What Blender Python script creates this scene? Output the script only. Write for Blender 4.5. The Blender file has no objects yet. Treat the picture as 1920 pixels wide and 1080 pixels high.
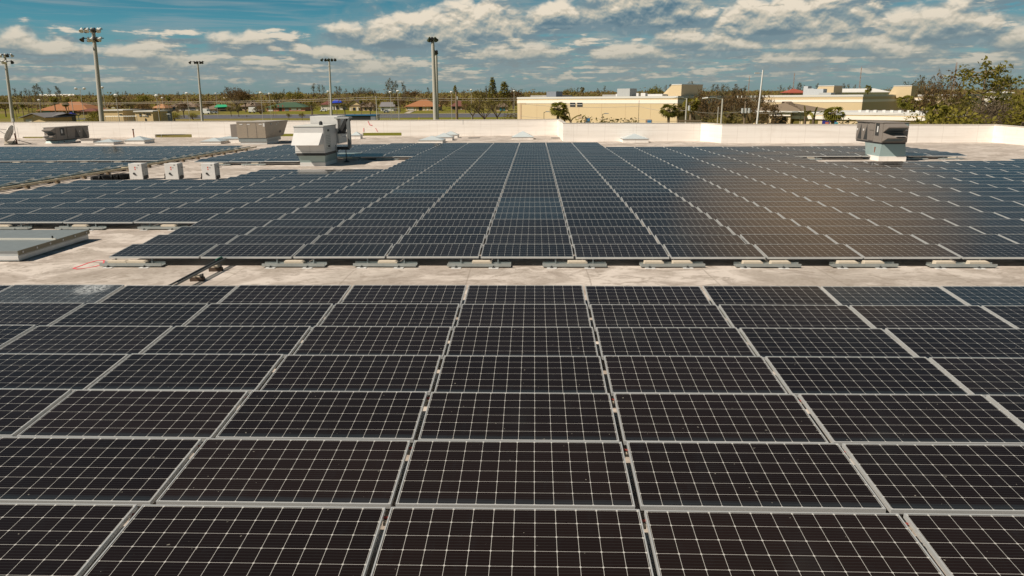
import bpy, math, random
from mathutils import Vector, Matrix
R = math.radians
C = bpy.context.scene.collection
random.seed(7)

# ------------------------------------------------------------------ camera
F, PIT, YAW, ROL, H = 1357.07, .2569, .0321, .0064, 3.4829
cam_d = bpy.data.cameras.new("camera"); cam = bpy.data.objects.new("camera", cam_d); C.objects.link(cam)
cam_d.lens = F / 1920 * 36; cam_d.sensor_width = 36; cam_d.clip_start = .1; cam_d.clip_end = 20000
cam.matrix_world = Matrix.Translation((0, 0, H)) @ Matrix.Rotation(YAW, 4, 'Z') @ Matrix.Rotation(math.pi/2 - PIT, 4, 'X') @ Matrix.Rotation(-ROL, 4, 'Z')
bpy.context.scene.camera = cam
CM = cam.matrix_world.to_3x3(); CI = CM.inverted(); CP = Vector((0, 0, H))

def ray(u, v):
    return CM @ Vector(((u-960)/F, (540-v)/F, -1))
def pix(p):
    q = CI @ (Vector(p) - CP)
    if q.z > -.05: return None
    return 960 + F*q.x/-q.z, 540 - F*q.y/-q.z
def at_z(u, v, z):
    r = ray(u, v); return CP + r*((z-H)/r.z)
def at_y(u, v, Y):
    r = ray(u, v); return CP + r*(Y/r.y)

# ------------------------------------------------------------------ exposure
sc = bpy.context.scene
sc.view_settings.view_transform = 'Standard'; sc.view_settings.look = 'None'
sc.view_settings.gamma = 1; sc.view_settings.use_curve_mapping = False
sc.view_settings.exposure = .55
EXPO = 2 ** .55
sc.cycles.max_bounces = 7; sc.cycles.diffuse_bounces = 4; sc.cycles.glossy_bounces = 3
sc.cycles.transparent_max_bounces = 8
sc.cycles.use_denoising = True

# ------------------------------------------------------------------ sky
world = bpy.data.worlds.new("World"); sc.world = world; world.use_nodes = True
wt = world.node_tree; wt.nodes.clear()
world.cycles.sampling_method = 'MANUAL'; world.cycles.sample_map_resolution = 256
SUN_EL = 45; SUN = Vector((-.61, -.36, .707)).normalized()

class G:
    """small helper for shader maths"""
    def __init__(s, t): s.t = t
    def n(s, typ, **k):
        nd = s.t.nodes.new(typ)
        for a, b in k.items(): setattr(nd, a, b)
        return nd
    def put(s, sock, v):
        if hasattr(v, 'is_output') or isinstance(v, bpy.types.NodeSocket): s.t.links.new(v, sock)
        else: sock.default_value = v
    def m(s, op, a, b=0., c=None, clamp=False):
        nd = s.n('ShaderNodeMath', operation=op, use_clamp=clamp)
        s.put(nd.inputs[0], a); s.put(nd.inputs[1], b)
        if c is not None: s.put(nd.inputs[2], c)
        return nd.outputs[0]
    def vec(s, x, y, z=0.):
        nd = s.n('ShaderNodeCombineXYZ')
        for i, v in enumerate((x, y, z)): s.put(nd.inputs[i], v)
        return nd.outputs[0]
    def noise(s, vec, scale, detail=5, rough=.55, dist=0., dims='3D'):
        nd = s.n('ShaderNodeTexNoise', noise_dimensions=dims)
        if vec is not None: s.put(nd.inputs['Vector'], vec)
        nd.inputs['Scale'].default_value = scale; nd.inputs['Detail'].default_value = detail
        nd.inputs['Roughness'].default_value = rough; nd.inputs['Distortion'].default_value = dist
        return nd.outputs[0]
    def ss(s, x, a, b):
        nd = s.n('ShaderNodeMapRange', interpolation_type='SMOOTHSTEP')
        s.put(nd.inputs[0], x); nd.inputs[1].default_value = a; nd.inputs[2].default_value = b
        return nd.outputs[0]
    def mix(s, f, a, b):
        nd = s.n('ShaderNodeMix', data_type='RGBA')
        s.put(nd.inputs[0], f)
        for i, v in ((6, a), (7, b)):
            if isinstance(v, (tuple, list)): v = (*v[:3], 1)
            s.put(nd.inputs[i], v)
        return nd.outputs[2]
    def ramp(s, x, stops, interp='LINEAR'):
        nd = s.n('ShaderNodeValToRGB'); s.put(nd.inputs[0], x)
        cr = nd.color_ramp; cr.interpolation = interp
        while len(cr.elements) < len(stops): cr.elements.new(.5)
        for e, (p, c) in zip(cr.elements, stops): e.position = p; e.color = (*c[:3], 1)
        return nd.outputs[0]

def lin(r, g, b):
    f = lambda c: c/12.92 if c <= .04045 else ((c+.055)/1.055)**2.4
    return tuple(f(x/255) for x in (r, g, b))
def disp(r, g, b, k=1.0):                     # display colour -> scene value at this exposure
    return tuple(x/EXPO*k for x in lin(r, g, b))

def azel(u, v):
    r = ray(u, v); return math.atan2(r.x, r.y), math.asin(r.z/r.length)

g = G(wt)
tc = g.n('ShaderNodeTexCoord'); sep = g.n('ShaderNodeSeparateXYZ'); wt.links.new(tc.outputs['Generated'], sep.inputs[0])
dx, dy, dz = sep.outputs
az = g.m('ARCTAN2', dx, dy); el = g.m('ARCSINE', dz)
sky = g.n('ShaderNodeTexSky', sky_type='NISHITA', sun_disc=False)
sky.sun_elevation = R(SUN_EL); sky.sun_rotation = R(239.5); sky.air_density = 1.0; sky.dust_density = .6; sky.ozone_density = 2.0
nish = g.n('ShaderNodeVectorMath', operation='MULTIPLY'); wt.links.new(sky.outputs[0], nish.inputs[0])
nish.inputs[1].default_value = (.05, .085, .085)
elpos = g.m('DIVIDE', el, 1.2, clamp=True)
grad = g.ramp(elpos, [(0, disp(120, 140, 142)), (.025, disp(112, 138, 142)), (.050, disp(92, 134, 145)), (.075, disp(52, 122, 142)), (.10, disp(16, 103, 128)),
                      (.17, disp(28, 72, 83)), (.26, disp(24, 42, 48)), (.42, disp(16, 30, 36)), (1, disp(12, 28, 38))])
base = g.mix(.8, nish.outputs[0], grad)

# big cumulus: (u, v_base, v_top, half width) read as directions in the sky
BIG = [(1480, 64, -10, 150), (1760, 72, 6, 125), (1915, 90, 42, 62), (770, 88, 22, 140), (905, 70, 4, 85), (1065, 48, 8, 85), (1225, 44, -70, 120), (25, 92, 58, 60),
       (105, 104, 74, 75), (265, 108, 82, 60), (455, 84, 60, 60), (525, 72, 62, 22), (520, 96, 86, 22), (560, 97, 84, 22), (645, 112, 88, 60), (1275, 88, 60, 60),
       (1345, 96, 62, 75), (1510, 92, 66, 80), (1640, 92, 60, 70), (1700, 110, 84, 70), (960, 112, 78, 85), (700, 138, 112, 90), (1180, 112, 84, 80),
       (350, 128, 98, 95), (500, 132, 108, 60), (1480, 118, 98, 70), (1860, 126, 104, 60)]
def vor(vec, scale, detail):
    nd = g.n('ShaderNodeTexVoronoi', voronoi_dimensions='2D', feature='SMOOTH_F1'); g.put(nd.inputs['Vector'], vec)
    nd.inputs['Scale'].default_value = scale; nd.inputs['Detail'].default_value = detail; nd.inputs['Roughness'].default_value = .5; nd.inputs['Smoothness'].default_value = .22
    return g.m('SUBTRACT', 1., nd.outputs['Distance'])
def puffs(a, e, sa, se, seed, detail):
    """rounded heads of cumulus: fractal cells pushed about by noise"""
    w = g.n('ShaderNodeTexNoise', noise_dimensions='2D'); g.put(w.inputs['Vector'], g.vec(g.m('MULTIPLY', a, sa*.9), g.m('MULTIPLY', e, se*.9)))
    w.inputs['Scale'].default_value = 1.; w.inputs['Detail'].default_value = 4.
    sp_ = g.n('ShaderNodeSeparateColor'); wt.links.new(w.outputs['Color'], sp_.inputs[0])
    return vor(g.vec(g.m('ADD', g.m('MULTIPLY', a, sa), g.m('ADD', g.m('MULTIPLY', sp_.outputs[0], .9), seed)), g.m('ADD', g.m('MULTIPLY', e, se), g.m('MULTIPLY', sp_.outputs[1], .9))), 1., detail)
n2 = g.noise(g.vec(g.m('MULTIPLY', az, 11.), g.m('MULTIPLY', el, 46.), 8.7), 1., 3, .5)
def field(a, e, heads=False):
    """cloud thickness: placed clouds + broken small ones, with rounded puffs"""
    p1 = puffs(a, e, 20., 36., 3.1, 3.)
    fz_ = g.noise(g.vec(g.m('MULTIPLY', a, 55.), g.m('MULTIPLY', e, 85.), 2.2), 1., 6, .62)
    p2 = puffs(a, e, 48., 120., 9.4, 2.)
    tot = None; head = None
    for (u, vb, vt, hw) in BIG:
        ca, eb = azel(u, vb); _, et = azel(u, vt); wa = abs(azel(u+hw*1.2, vb)[0]-ca)
        h = (et-eb)*1.15; ec = eb + .16*h
        x = g.m('DIVIDE', g.m('SUBTRACT', a, ca), wa)
        y = g.m('SUBTRACT', e, ec)
        y = g.m('MAXIMUM', g.m('DIVIDE', y, .92*h), g.m('DIVIDE', y, -.22*h))
        b = g.m('SUBTRACT', 1., g.m('ADD', g.m('MULTIPLY', x, x), g.m('MULTIPLY', y, y)))
        tot = b if tot is None else g.m('MAXIMUM', tot, b)
        if heads:
            hk = g.m('MINIMUM', g.m('ADD', b, .55), g.m('DIVIDE', g.m('SUBTRACT', e, eb), h)); head = hk if head is None else g.m('MAXIMUM', head, hk)
    tot = g.m('ADD', g.m('MAXIMUM', tot, -1.4), g.m('MULTIPLY', g.m('SUBTRACT', p1, .30), .95))
    tot = g.m('ADD', tot, g.m('MULTIPLY', g.m('SUBTRACT', fz_, .5), .55))
    lay = None
    for k, (sa, se, e0, e1, e2, e3, th, pf) in enumerate([(15, 150, .006, .022, .05, .075, .455, p2), (14, 80, .035, .055, .115, .145, .495, p1), (5.2, 11, .15, .22, .9, 1.3, .66, p1)]):
        nn = g.noise(g.vec(g.m('MULTIPLY', a, sa), g.m('MULTIPLY', e, se), 20.+7*k), 1., 6, .62)
        win = g.m('MULTIPLY', g.ss(e, e0, e1), g.m('SUBTRACT', 1., g.ss(e, e2, e3)))
        d = g.m('SUBTRACT', g.m('MULTIPLY', g.m('SUBTRACT', nn, th), 6.), g.m('MULTIPLY', g.m('SUBTRACT', 1., win), 4.))
        d = g.m('ADD', d, g.m('MULTIPLY', g.m('SUBTRACT', pf, .42), 1.0))
        lay = d if lay is None else g.m('MAXIMUM', lay, d)
    clr = g.m('MULTIPLY', g.ss(e, .075, .10), g.m('SUBTRACT', 1., g.ss(a, -.28, .02)))
    lay = g.m('SUBTRACT', lay, g.m('MULTIPLY', clr, 2.2))
    out = g.m('MAXIMUM', tot, lay)
    return (out, head) if heads else out
d0, head = field(az, el, True)
dl = field(g.m('ADD', az, -.0018), g.m('ADD', el, .0100))
dif = g.m('SUBTRACT', g.m('MINIMUM', d0, 1.6), g.m('MINIMUM', dl, 1.6))
lit = g.m('ADD', .30, g.m('MULTIPLY', dif, .72))
lit = g.m('ADD', lit, g.m('MULTIPLY', g.ss(head, .12, .75), .42))
fa = puffs(az, el, 62., 88., 15.2, 2.); fb = puffs(g.m('ADD', az, -.0008), g.m('ADD', el, .0026), 62., 88., 15.2, 2.)
lit = g.m('ADD', lit, g.m('MULTIPLY', g.m('SUBTRACT', fa, fb), .35))
lit = g.m('ADD', lit, g.m('MULTIPLY', g.m('SUBTRACT', n2, .5), .5), clamp=True)
litc = g.ramp(lit, [(0, disp(92, 122, 138)), (.22, disp(116, 138, 148)), (.42, disp(146, 158, 158)), (.60, disp(180, 180, 169)), (.8, disp(208, 199, 181)), (1, disp(232, 220, 200))])
alpha = g.ss(d0, -.14, .50)
softc = g.m('MULTIPLY', g.ss(d0, -.75, .2), .45)
hz = g.ss(el, .0, .115)
litc = g.mix(g.m('ADD', .22, g.m('MULTIPLY', hz, .78)), disp(152, 158, 152), litc)
# thin cirrus streaks
ci = g.noise(g.vec(g.m('ADD', g.m('MULTIPLY', az, 5.), g.m('MULTIPLY', el, 9.)), g.m('MULTIPLY', el, 95.), 1.7), 1., 6, .6, .6)
cirrus = g.m('MULTIPLY', g.ss(ci, .46, .70), g.m('MULTIPLY', g.ss(el, .03, .07), g.m('SUBTRACT', 1., g.ss(el, .3, .6))))
col = g.mix(g.m('MULTIPLY', cirrus, .6), base, disp(140, 158, 164))
veil = g.noise(g.vec(g.m('MULTIPLY', az, 13.), g.m('MULTIPLY', el, 105.), 5.5), 1., 7, .64, .2)
rightish = g.ss(az, -.30, .02)
vtop = g.m('SUBTRACT', 1., g.ss(g.m('SUBTRACT', el, g.m('MULTIPLY', rightish, .055)), .050, .085))
veil2 = g.m('MULTIPLY', g.ss(veil, .36, .62), g.m('MULTIPLY', g.ss(el, .002, .016), vtop))
col = g.mix(g.m('MULTIPLY', veil2, .72), col, g.mix(g.ss(veil, .46, .72), disp(126, 148, 153), disp(172, 172, 163)))
col = g.mix(g.m('MULTIPLY', g.m('SUBTRACT', 1., g.ss(el, .0, .05)), .55), col, disp(118, 138, 142))
under = g.m('MULTIPLY', g.m('MULTIPLY', g.ss(dl, -.30, .45), .88), g.ss(el, .004, .03))
gcol = g.mix(g.ss(el, .02, .09), disp(132, 149, 152), disp(116, 138, 148))
gcol = g.mix(g.m('MULTIPLY', g.ss(fa, .35, .8), .45), gcol, disp(160, 167, 165))
col = g.mix(g.m('MULTIPLY', softc, g.ss(el, .005, .03)), col, disp(134, 154, 158))
col = g.mix(under, col, gcol)
col = g.mix(g.m('MULTIPLY', alpha, g.ss(el, -.005, .02)), col, litc)
x = g.m('DIVIDE', g.m('SUBTRACT', az, .385), .20); y = g.m('DIVIDE', g.m('SUBTRACT', el, .315), .125)
bankf = g.m('MULTIPLY', g.m('MAXIMUM', g.m('SUBTRACT', 1., g.m('ADD', g.m('MULTIPLY', x, x), g.m('MULTIPLY', y, y))), 0.), .9)
bankf = g.m('MULTIPLY', bankf, g.m('ADD', .55, g.m('MULTIPLY', n2, .7)))
col = g.mix(bankf, col, disp(226, 192, 154, .80))  # unseen warm cloud bank, added for the brown reflection in the right panels
col = g.mix(g.ss(el, -.02, -.005), disp(110, 105, 85, .8), col)
bg = g.n('ShaderNodeBackground'); wt.links.new(col, bg.inputs[0]); bg.inputs[1].default_value = 1.0
wo = g.n('ShaderNodeOutputWorld'); wt.links.new(bg.outputs[0], wo.inputs[0])

# ------------------------------------------------------------------ sun
sl = bpy.data.lights.new("sun", 'SUN'); sl.energy = 4.0; sl.angle = R(.5); sl.color = (1, .89, .755)
so = bpy.data.objects.new("sun", sl); C.objects.link(so); so.rotation_euler = SUN.to_track_quat('Z', 'Y').to_euler()

# ------------------------------------------------------------------ materials
MATS = {}
def mat(name, col, rough=.7, metal=0., var=.12, scale=3., bump=0., spec=.3, coords='Object', dirt=None, coat=0.):
    """plain painted/metal surface with a little uneven tone"""
    if name in MATS: return MATS[name]
    m = bpy.data.materials.new(name); m.use_nodes = True; t = m.node_tree; h = G(t)
    b = t.nodes['Principled BSDF']
    tcn = h.n('ShaderNodeTexCoord'); n = h.noise(tcn.outputs[coords], scale, 5, .6)
    k = h.m('ADD', 1.-var, h.m('MULTIPLY', n, 2*var))
    vm = h.n('ShaderNodeVectorMath', operation='SCALE'); vm.inputs[0].default_value = col; t.links.new(k, vm.inputs['Scale'])
    c = vm.outputs[0]
    if dirt:
        n2 = h.noise(tcn.outputs[coords], scale*.35, 6, .65, .5)
        c = h.mix(h.m('MULTIPLY', h.ss(n2, .48, .72), dirt[1]), c, dirt[0])
    t.links.new(c, b.inputs['Base Color'])
    b.inputs['Roughness'].default_value = rough; b.inputs['Metallic'].default_value = metal
    b.inputs['Specular IOR Level'].default_value = spec; b.inputs['Coat Weight'].default_value = coat
    if bump:
        bn = h.n('ShaderNodeBump'); bn.inputs['Strength'].default_value = bump; t.links.new(h.noise(tcn.outputs[coords], scale*6, 4), bn.inputs['Height']); t.links.new(bn.outputs[0], b.inputs['Normal'])
    MATS[name] = m; return m

def panel_glass(name, smashed=0., bluish=0.):
    m = bpy.data.materials.new(name); m.use_nodes = True; t = m.node_tree; h = G(t); b = t.nodes['Principled BSDF']
    uv = h.n('ShaderNodeUVMap'); uv.uv_map = 'uv'
    s = h.n('ShaderNodeSeparateXYZ'); t.links.new(uv.outputs[0], s.inputs[0])
    def edge(x): return h.m('SUBTRACT', .5, h.m('ABSOLUTE', h.m('SUBTRACT', h.m('FRACT', x), .5)))
    a, c = edge(s.outputs[0]), edge(s.outputs[1])
    line = h.m('MAXIMUM', h.m('LESS_THAN', h.m('MINIMUM', a, c), .0092), h.m('LESS_THAN', h.m('ADD', a, c), .068))
    bus = h.m('LESS_THAN', edge(h.m('MULTIPLY', s.outputs[1], 5.)), .055)
    oi = h.n('ShaderNodeObjectInfo'); at = h.n('ShaderNodeAttribute'); at.attribute_name = 'tone'
    rnd = h.m('FRACT', h.m('ADD', oi.outputs['Random'], at.outputs['Fac']))
    cells = h.n('ShaderNodeTexWhiteNoise', noise_dimensions='3D')
    t.links.new(h.vec(h.m('FLOOR', s.outputs[0]), h.m('FLOOR', s.outputs[1]), h.m('MULTIPLY', rnd, 57.)), cells.inputs[0])
    tone = h.m('ADD', .66, h.m('ADD', h.m('MULTIPLY', rnd, .50), h.m('MULTIPLY', cells.outputs[0], .18)))
    cc = h.n('ShaderNodeVectorMath', operation='SCALE'); cc.inputs[0].default_value = (.0112, .0062, .0046) if not bluish else (.016, .022, .028)
    t.links.new(tone, cc.inputs['Scale'])
    col = h.mix(h.m('MULTIPLY', bus, .75), cc.outputs[0], (.030, .030, .028))
    col = h.mix(line, col, (.50, .49, .46))
    # dried dust along the low edge and in faint runs
    tcn = h.n('ShaderNodeTexCoord')
    nz = h.noise(tcn.outputs['Object'], 6., 5, .65); nz2 = h.noise(h.vec(s.outputs[0], h.m('MULTIPLY', s.outputs[1], .25), h.m('MULTIPLY', rnd, 31.)), 2.2, 5, .6)
    low = h.m('MULTIPLY', h.m('SUBTRACT', 1., h.ss(h.m('ADD', s.outputs[1], h.m('MULTIPLY', h.m('SUBTRACT', nz, .5), .25)), .22, .55)), .045)
    dust = h.m('ADD', low, h.m('MULTIPLY', h.ss(nz2, .5, .85), .010))
    col = h.mix(dust, col, (.20, .33, .41))
    spk = h.noise(h.vec(s.outputs[0], s.outputs[1], h.m('MULTIPLY', rnd, 71.)), 3.3, 2, .5)
    col = h.mix(h.m('MULTIPLY', h.ss(spk, .755, .775), .55), col, (.35, .33, .28))
    if smashed:
        vo = h.n('ShaderNodeTexVoronoi', feature='DISTANCE_TO_EDGE'); t.links.new(uv.outputs[0], vo.inputs['Vector']); vo.inputs['Scale'].default_value = 5.
        ck = h.m('SUBTRACT', 1., h.ss(vo.outputs[0], 0., .12))
        sp = h.ss(h.noise(uv.outputs[0], .35, 5, .7, 1.), .42, .75)
        col = h.mix(h.m('MULTIPLY', h.m('MAXIMUM', h.m('MULTIPLY', ck, .45), .12), h.m('ADD', .35, h.m('MULTIPLY', sp, .65))), col, (.42, .50, .55))
        x = h.m('SUBTRACT', s.outputs[0], 9.2); y = h.m('MULTIPLY', h.m('SUBTRACT', s.outputs[1], 5.), .9)
        hit = h.m('SUBTRACT', 1., h.ss(h.m('ADD', h.m('MULTIPLY', x, x), h.m('MULTIPLY', y, y)), .3, 5.))
        col = h.mix(h.m('MULTIPLY', h.m('MULTIPLY', hit, h.ss(h.noise(uv.outputs[0], 2.5, 6, .75), .38, .62)), .8), col, (.62, .64, .64))
    t.links.new(col, b.inputs['Base Color'])
    b.inputs['Roughness'].default_value = .8; b.inputs['Specular IOR Level'].default_value = .03
    b.inputs['Coat Weight'].default_value = 1.; b.inputs['Coat IOR'].default_value = 1.42
    t.links.new(h.m('ADD', .055, h.m('MULTIPLY', nz2, .07)), b.inputs['Coat Roughness'])
    MATS[name] = m; return m

GLASS = panel_glass('cell_glass'); GLASS_SMASHED = panel_glass('smashed_cell_glass', smashed=1.); GLASS_BLUE = panel_glass('dusty_cell_glass', bluish=1.)
ALU = mat('panel_aluminium', (.57, .58, .575), .36, .42, .06, 8.)
GALV = mat('galvanised_steel', (.40, .43, .42), .42, .55, .18, 9.)
GALVD = mat('dull_galvanised_steel', (.30, .33, .33), .5, .5, .2, 5.)
CONC = mat('pale_concrete', (.56, .49, .39), .9, 0, .12, 14., .3)
WHITEP = mat('white_paint', (.64, .63, .61), .45, 0, .05, 2., dirt=((.45, .42, .36), .25))
GREYP = mat('grey_paint', (.40, .41, .40), .5, 0, .06, 2.)
TAN = mat('tan_sheet_metal', (.33, .275, .215), .5, .1, .08, 1.5, dirt=((.2, .16, .12), .35))
BROWNM = mat('brown_grey_sheet_metal', (.235, .205, .18), .5, .1, .1, 1.5, dirt=((.14, .11, .09), .4))
DARK = mat('dark_metal', (.05, .05, .05), .5, .3, .2, 5.)
BLACK = mat('black_rubber', (.018, .018, .018), .7, 0, .2, 5.)
TEAL = mat('pale_teal_sheet', (.33, .42, .41), .45, .3, .1, 2., dirt=((.3, .2, .12), .2))
RUST = mat('rust', (.22, .07, .03), .9, 0, .3, 9.)
WOOD = mat('weathered_wood', (.20, .15, .10), .9, 0, .25, 9.)
REDP = mat('red_spray_paint', (.72, .10, .12), .8, 0, .2, 30.)
SKYL = mat('frosted_skylight', (.50, .55, .56), .22, 0, .08, 2.)

def roof_material():
    m = bpy.data.materials.new('roof_membrane'); m.use_nodes = True; t = m.node_tree; h = G(t); b = t.nodes['Principled BSDF']
    tcn = h.n('ShaderNodeTexCoord'); ob = tcn.outputs['Object']
    mp = h.n('ShaderNodeMapping'); t.links.new(ob, mp.inputs[0]); mp.inputs['Scale'].default_value = (.7, 1.0, 1)
    n1 = h.noise(mp.outputs[0], .9, 8, .66, .8); n2 = h.noise(ob, .22, 6, .6, .6); n3 = h.noise(ob, 16., 6, .7); n4 = h.noise(mp.outputs[0], 2.6, 8, .7, 1.2)
    c = h.mix(h.ss(n1, .42, .58), (.60, .535, .48), (.40, .345, .30))
    c = h.mix(h.m('MULTIPLY', h.ss(n2, .48, .64), .5), c, (.32, .28, .24))
    c = h.mix(h.m('MULTIPLY', h.ss(n4, .49, .62), .72), c, (.28, .235, .195))
    c = h.mix(h.m('MULTIPLY', h.ss(n3, .45, .75), .35), c, (.62, .57, .49))
    n5 = h.noise(ob, .75, 7, .68, 1.6)
    c = h.mix(h.m('MULTIPLY', h.ss(n5, .54, .62), .5), c, (.28, .235, .20))
    # welded membrane seams
    s = h.n('ShaderNodeSeparateXYZ'); t.links.new(ob, s.inputs[0])
    wy = h.m('ADD', s.outputs[0], h.m('MULTIPLY', n2, .25))
    seam = h.m('LESS_THAN', h.m('ABSOLUTE', h.m('SUBTRACT', h.m('FRACT', h.m('MULTIPLY', wy, .41)), .5)), .006)
    c = h.mix(h.m('MULTIPLY', seam, .45), c, (.24, .20, .165))
    t.links.new(c, b.inputs['Base Color']); b.inputs['Roughness'].default_value = .85; b.inputs['Specular IOR Level'].default_value = .2
    bn = h.n('ShaderNodeBump'); bn.inputs['Strength'].default_value = .35; bn.inputs['Distance'].default_value = .03
    t.links.new(h.m('ADD', n1, h.m('MULTIPLY', n3, .25)), bn.inputs['Height']); t.links.new(bn.outputs[0], b.inputs['Normal'])
    return m
def parapet_material():
    m = bpy.data.materials.new('parapet_membrane'); m.use_nodes = True; t = m.node_tree; h = G(t); b = t.nodes['Principled BSDF']
    tcn = h.n('ShaderNodeTexCoord'); ob = tcn.outputs['Object']
    s = h.n('ShaderNodeSeparateXYZ'); t.links.new(ob, s.inputs[0])
    mp = h.n('ShaderNodeMapping'); t.links.new(ob, mp.inputs[0]); mp.inputs['Scale'].default_value = (.12, .12, 3.)
    n = h.noise(mp.outputs[0], 1.6, 6, .6, .3); n2 = h.noise(ob, .7, 5, .6)
    c = h.mix(h.ss(n, .4, .7), (.86, .81, .755), (.78, .725, .665))
    c = h.mix(h.m('MULTIPLY', h.ss(n2, .55, .75), .3), c, (.6, .53, .45))
    seam = h.m('LESS_THAN', h.m('ABSOLUTE', h.m('SUBTRACT', h.m('FRACT', h.m('ADD', h.m('MULTIPLY', s.outputs[2], 2.2), h.m('MULTIPLY', n2, .08))), .5)), .012)
    c = h.mix(h.m('MULTIPLY', seam, .5), c, (.5, .44, .38))
    lap = h.m('LESS_THAN', h.m('FRACT', h.m('MULTIPLY', h.m('ADD', h.m('SUBTRACT', s.outputs[0], s.outputs[1]), h.m('MULTIPLY', n2, .1)), .36)), .014)
    c = h.mix(h.m('MULTIPLY', lap, .35), c, (.5, .44, .38))
    mp2 = h.n('ShaderNodeMapping'); t.links.new(ob, mp2.inputs[0]); mp2.inputs['Scale'].default_value = (2.2, 2.2, .18)
    run = h.noise(mp2.outputs[0], 1.5, 5, .65)
    c = h.mix(h.m('MULTIPLY', h.ss(run, .55, .78), .32), c, (.50, .43, .36))
    t.links.new(c, b.inputs['Base Color']); b.inputs['Roughness'].default_value = .75
    return m
ROOF = roof_material(); PARA = parapet_material()

def ground_material():
    m = bpy.data.materials.new('mown_grass'); m.use_nodes = True; t = m.node_tree; h = G(t); b = t.nodes['Principled BSDF']
    tcn = h.n('ShaderNodeTexCoord'); ob = tcn.outputs['Object']
    mp = h.n('ShaderNodeMapping'); t.links.new(ob, mp.inputs[0]); mp.inputs['Scale'].default_value = (1, .35, 1)
    n1 = h.noise(mp.outputs[0], .012, 6, .65, .4); n2 = h.noise(ob, .3, 6, .7)
    c = h.mix(h.ss(n1, .42, .64), (.165, .155, .020), (.22, .165, .07))
    c = h.mix(h.m('MULTIPLY', h.ss(n2, .4, .7), .45), c, (.09, .105, .015))
    t.links.new(c, b.inputs['Base Color']); b.inputs['Roughness'].default_value = .95; b.inputs['Specular IOR Level'].default_value = .1
    return m
GRASS = ground_material()
ASPH = mat('asphalt', (.105, .105, .12), .9, 0, .15, .4, dirt=((.2, .19, .18), .3)); PAVE = mat('concrete_paving', (.42, .37, .29), .9, 0, .12, .3)

def leaf_material(name, ca, cb, bright=1.):
    m = bpy.data.materials.new(name); m.use_nodes = True; t = m.node_tree; h = G(t); b = t.nodes['Principled BSDF']
    at = h.n('ShaderNodeAttribute'); at.attribute_name = 'tone'; oi = h.n('ShaderNodeObjectInfo')
    f = h.m('ADD', h.m('MULTIPLY', at.outputs['Fac'], .75), h.m('MULTIPLY', oi.outputs['Random'], .3), clamp=True)
    c = h.mix(f, ca, cb); t.links.new(c, b.inputs['Base Color'])
    b.inputs['Roughness'].default_value = .7; b.inputs['Specular IOR Level'].default_value = .2
    tl = h.n('ShaderNodeBsdfTranslucent'); t.links.new(c, tl.inputs[0]); mx = h.n('ShaderNodeMixShader'); mx.inputs[0].default_value = .45
    t.links.new(b.outputs[0], mx.inputs[1]); t.links.new(tl.outputs[0], mx.inputs[2]); t.links.new(mx.outputs[0], t.nodes['Material Output'].inputs[0])
    MATS[name] = m; return m
L_GREEN = leaf_material('green_leaves', (.095, .092, .014), (.34, .29, .048))
L_PALM = leaf_material('palm_leaves', (.085, .095, .014), (.30, .265, .045))
L_BROWN = leaf_material('browned_leaves', (.098, .062, .027), (.235, .155, .068))
L_OLIVE = leaf_material('olive_leaves', (.10, .086, .024), (.30, .245, .075))
L_GREY = leaf_material('grey_green_needles', (.075, .072, .038), (.20, .175, .09))
L_TWIG = leaf_material('bare_twigs', (.10, .075, .045), (.26, .20, .13))
BARK = mat('bark', (.13, .095, .065), .95, 0, .25, 3.)
BARKP = mat('pale_bark', (.24, .18, .12), .95, 0, .25, 3.)

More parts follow.
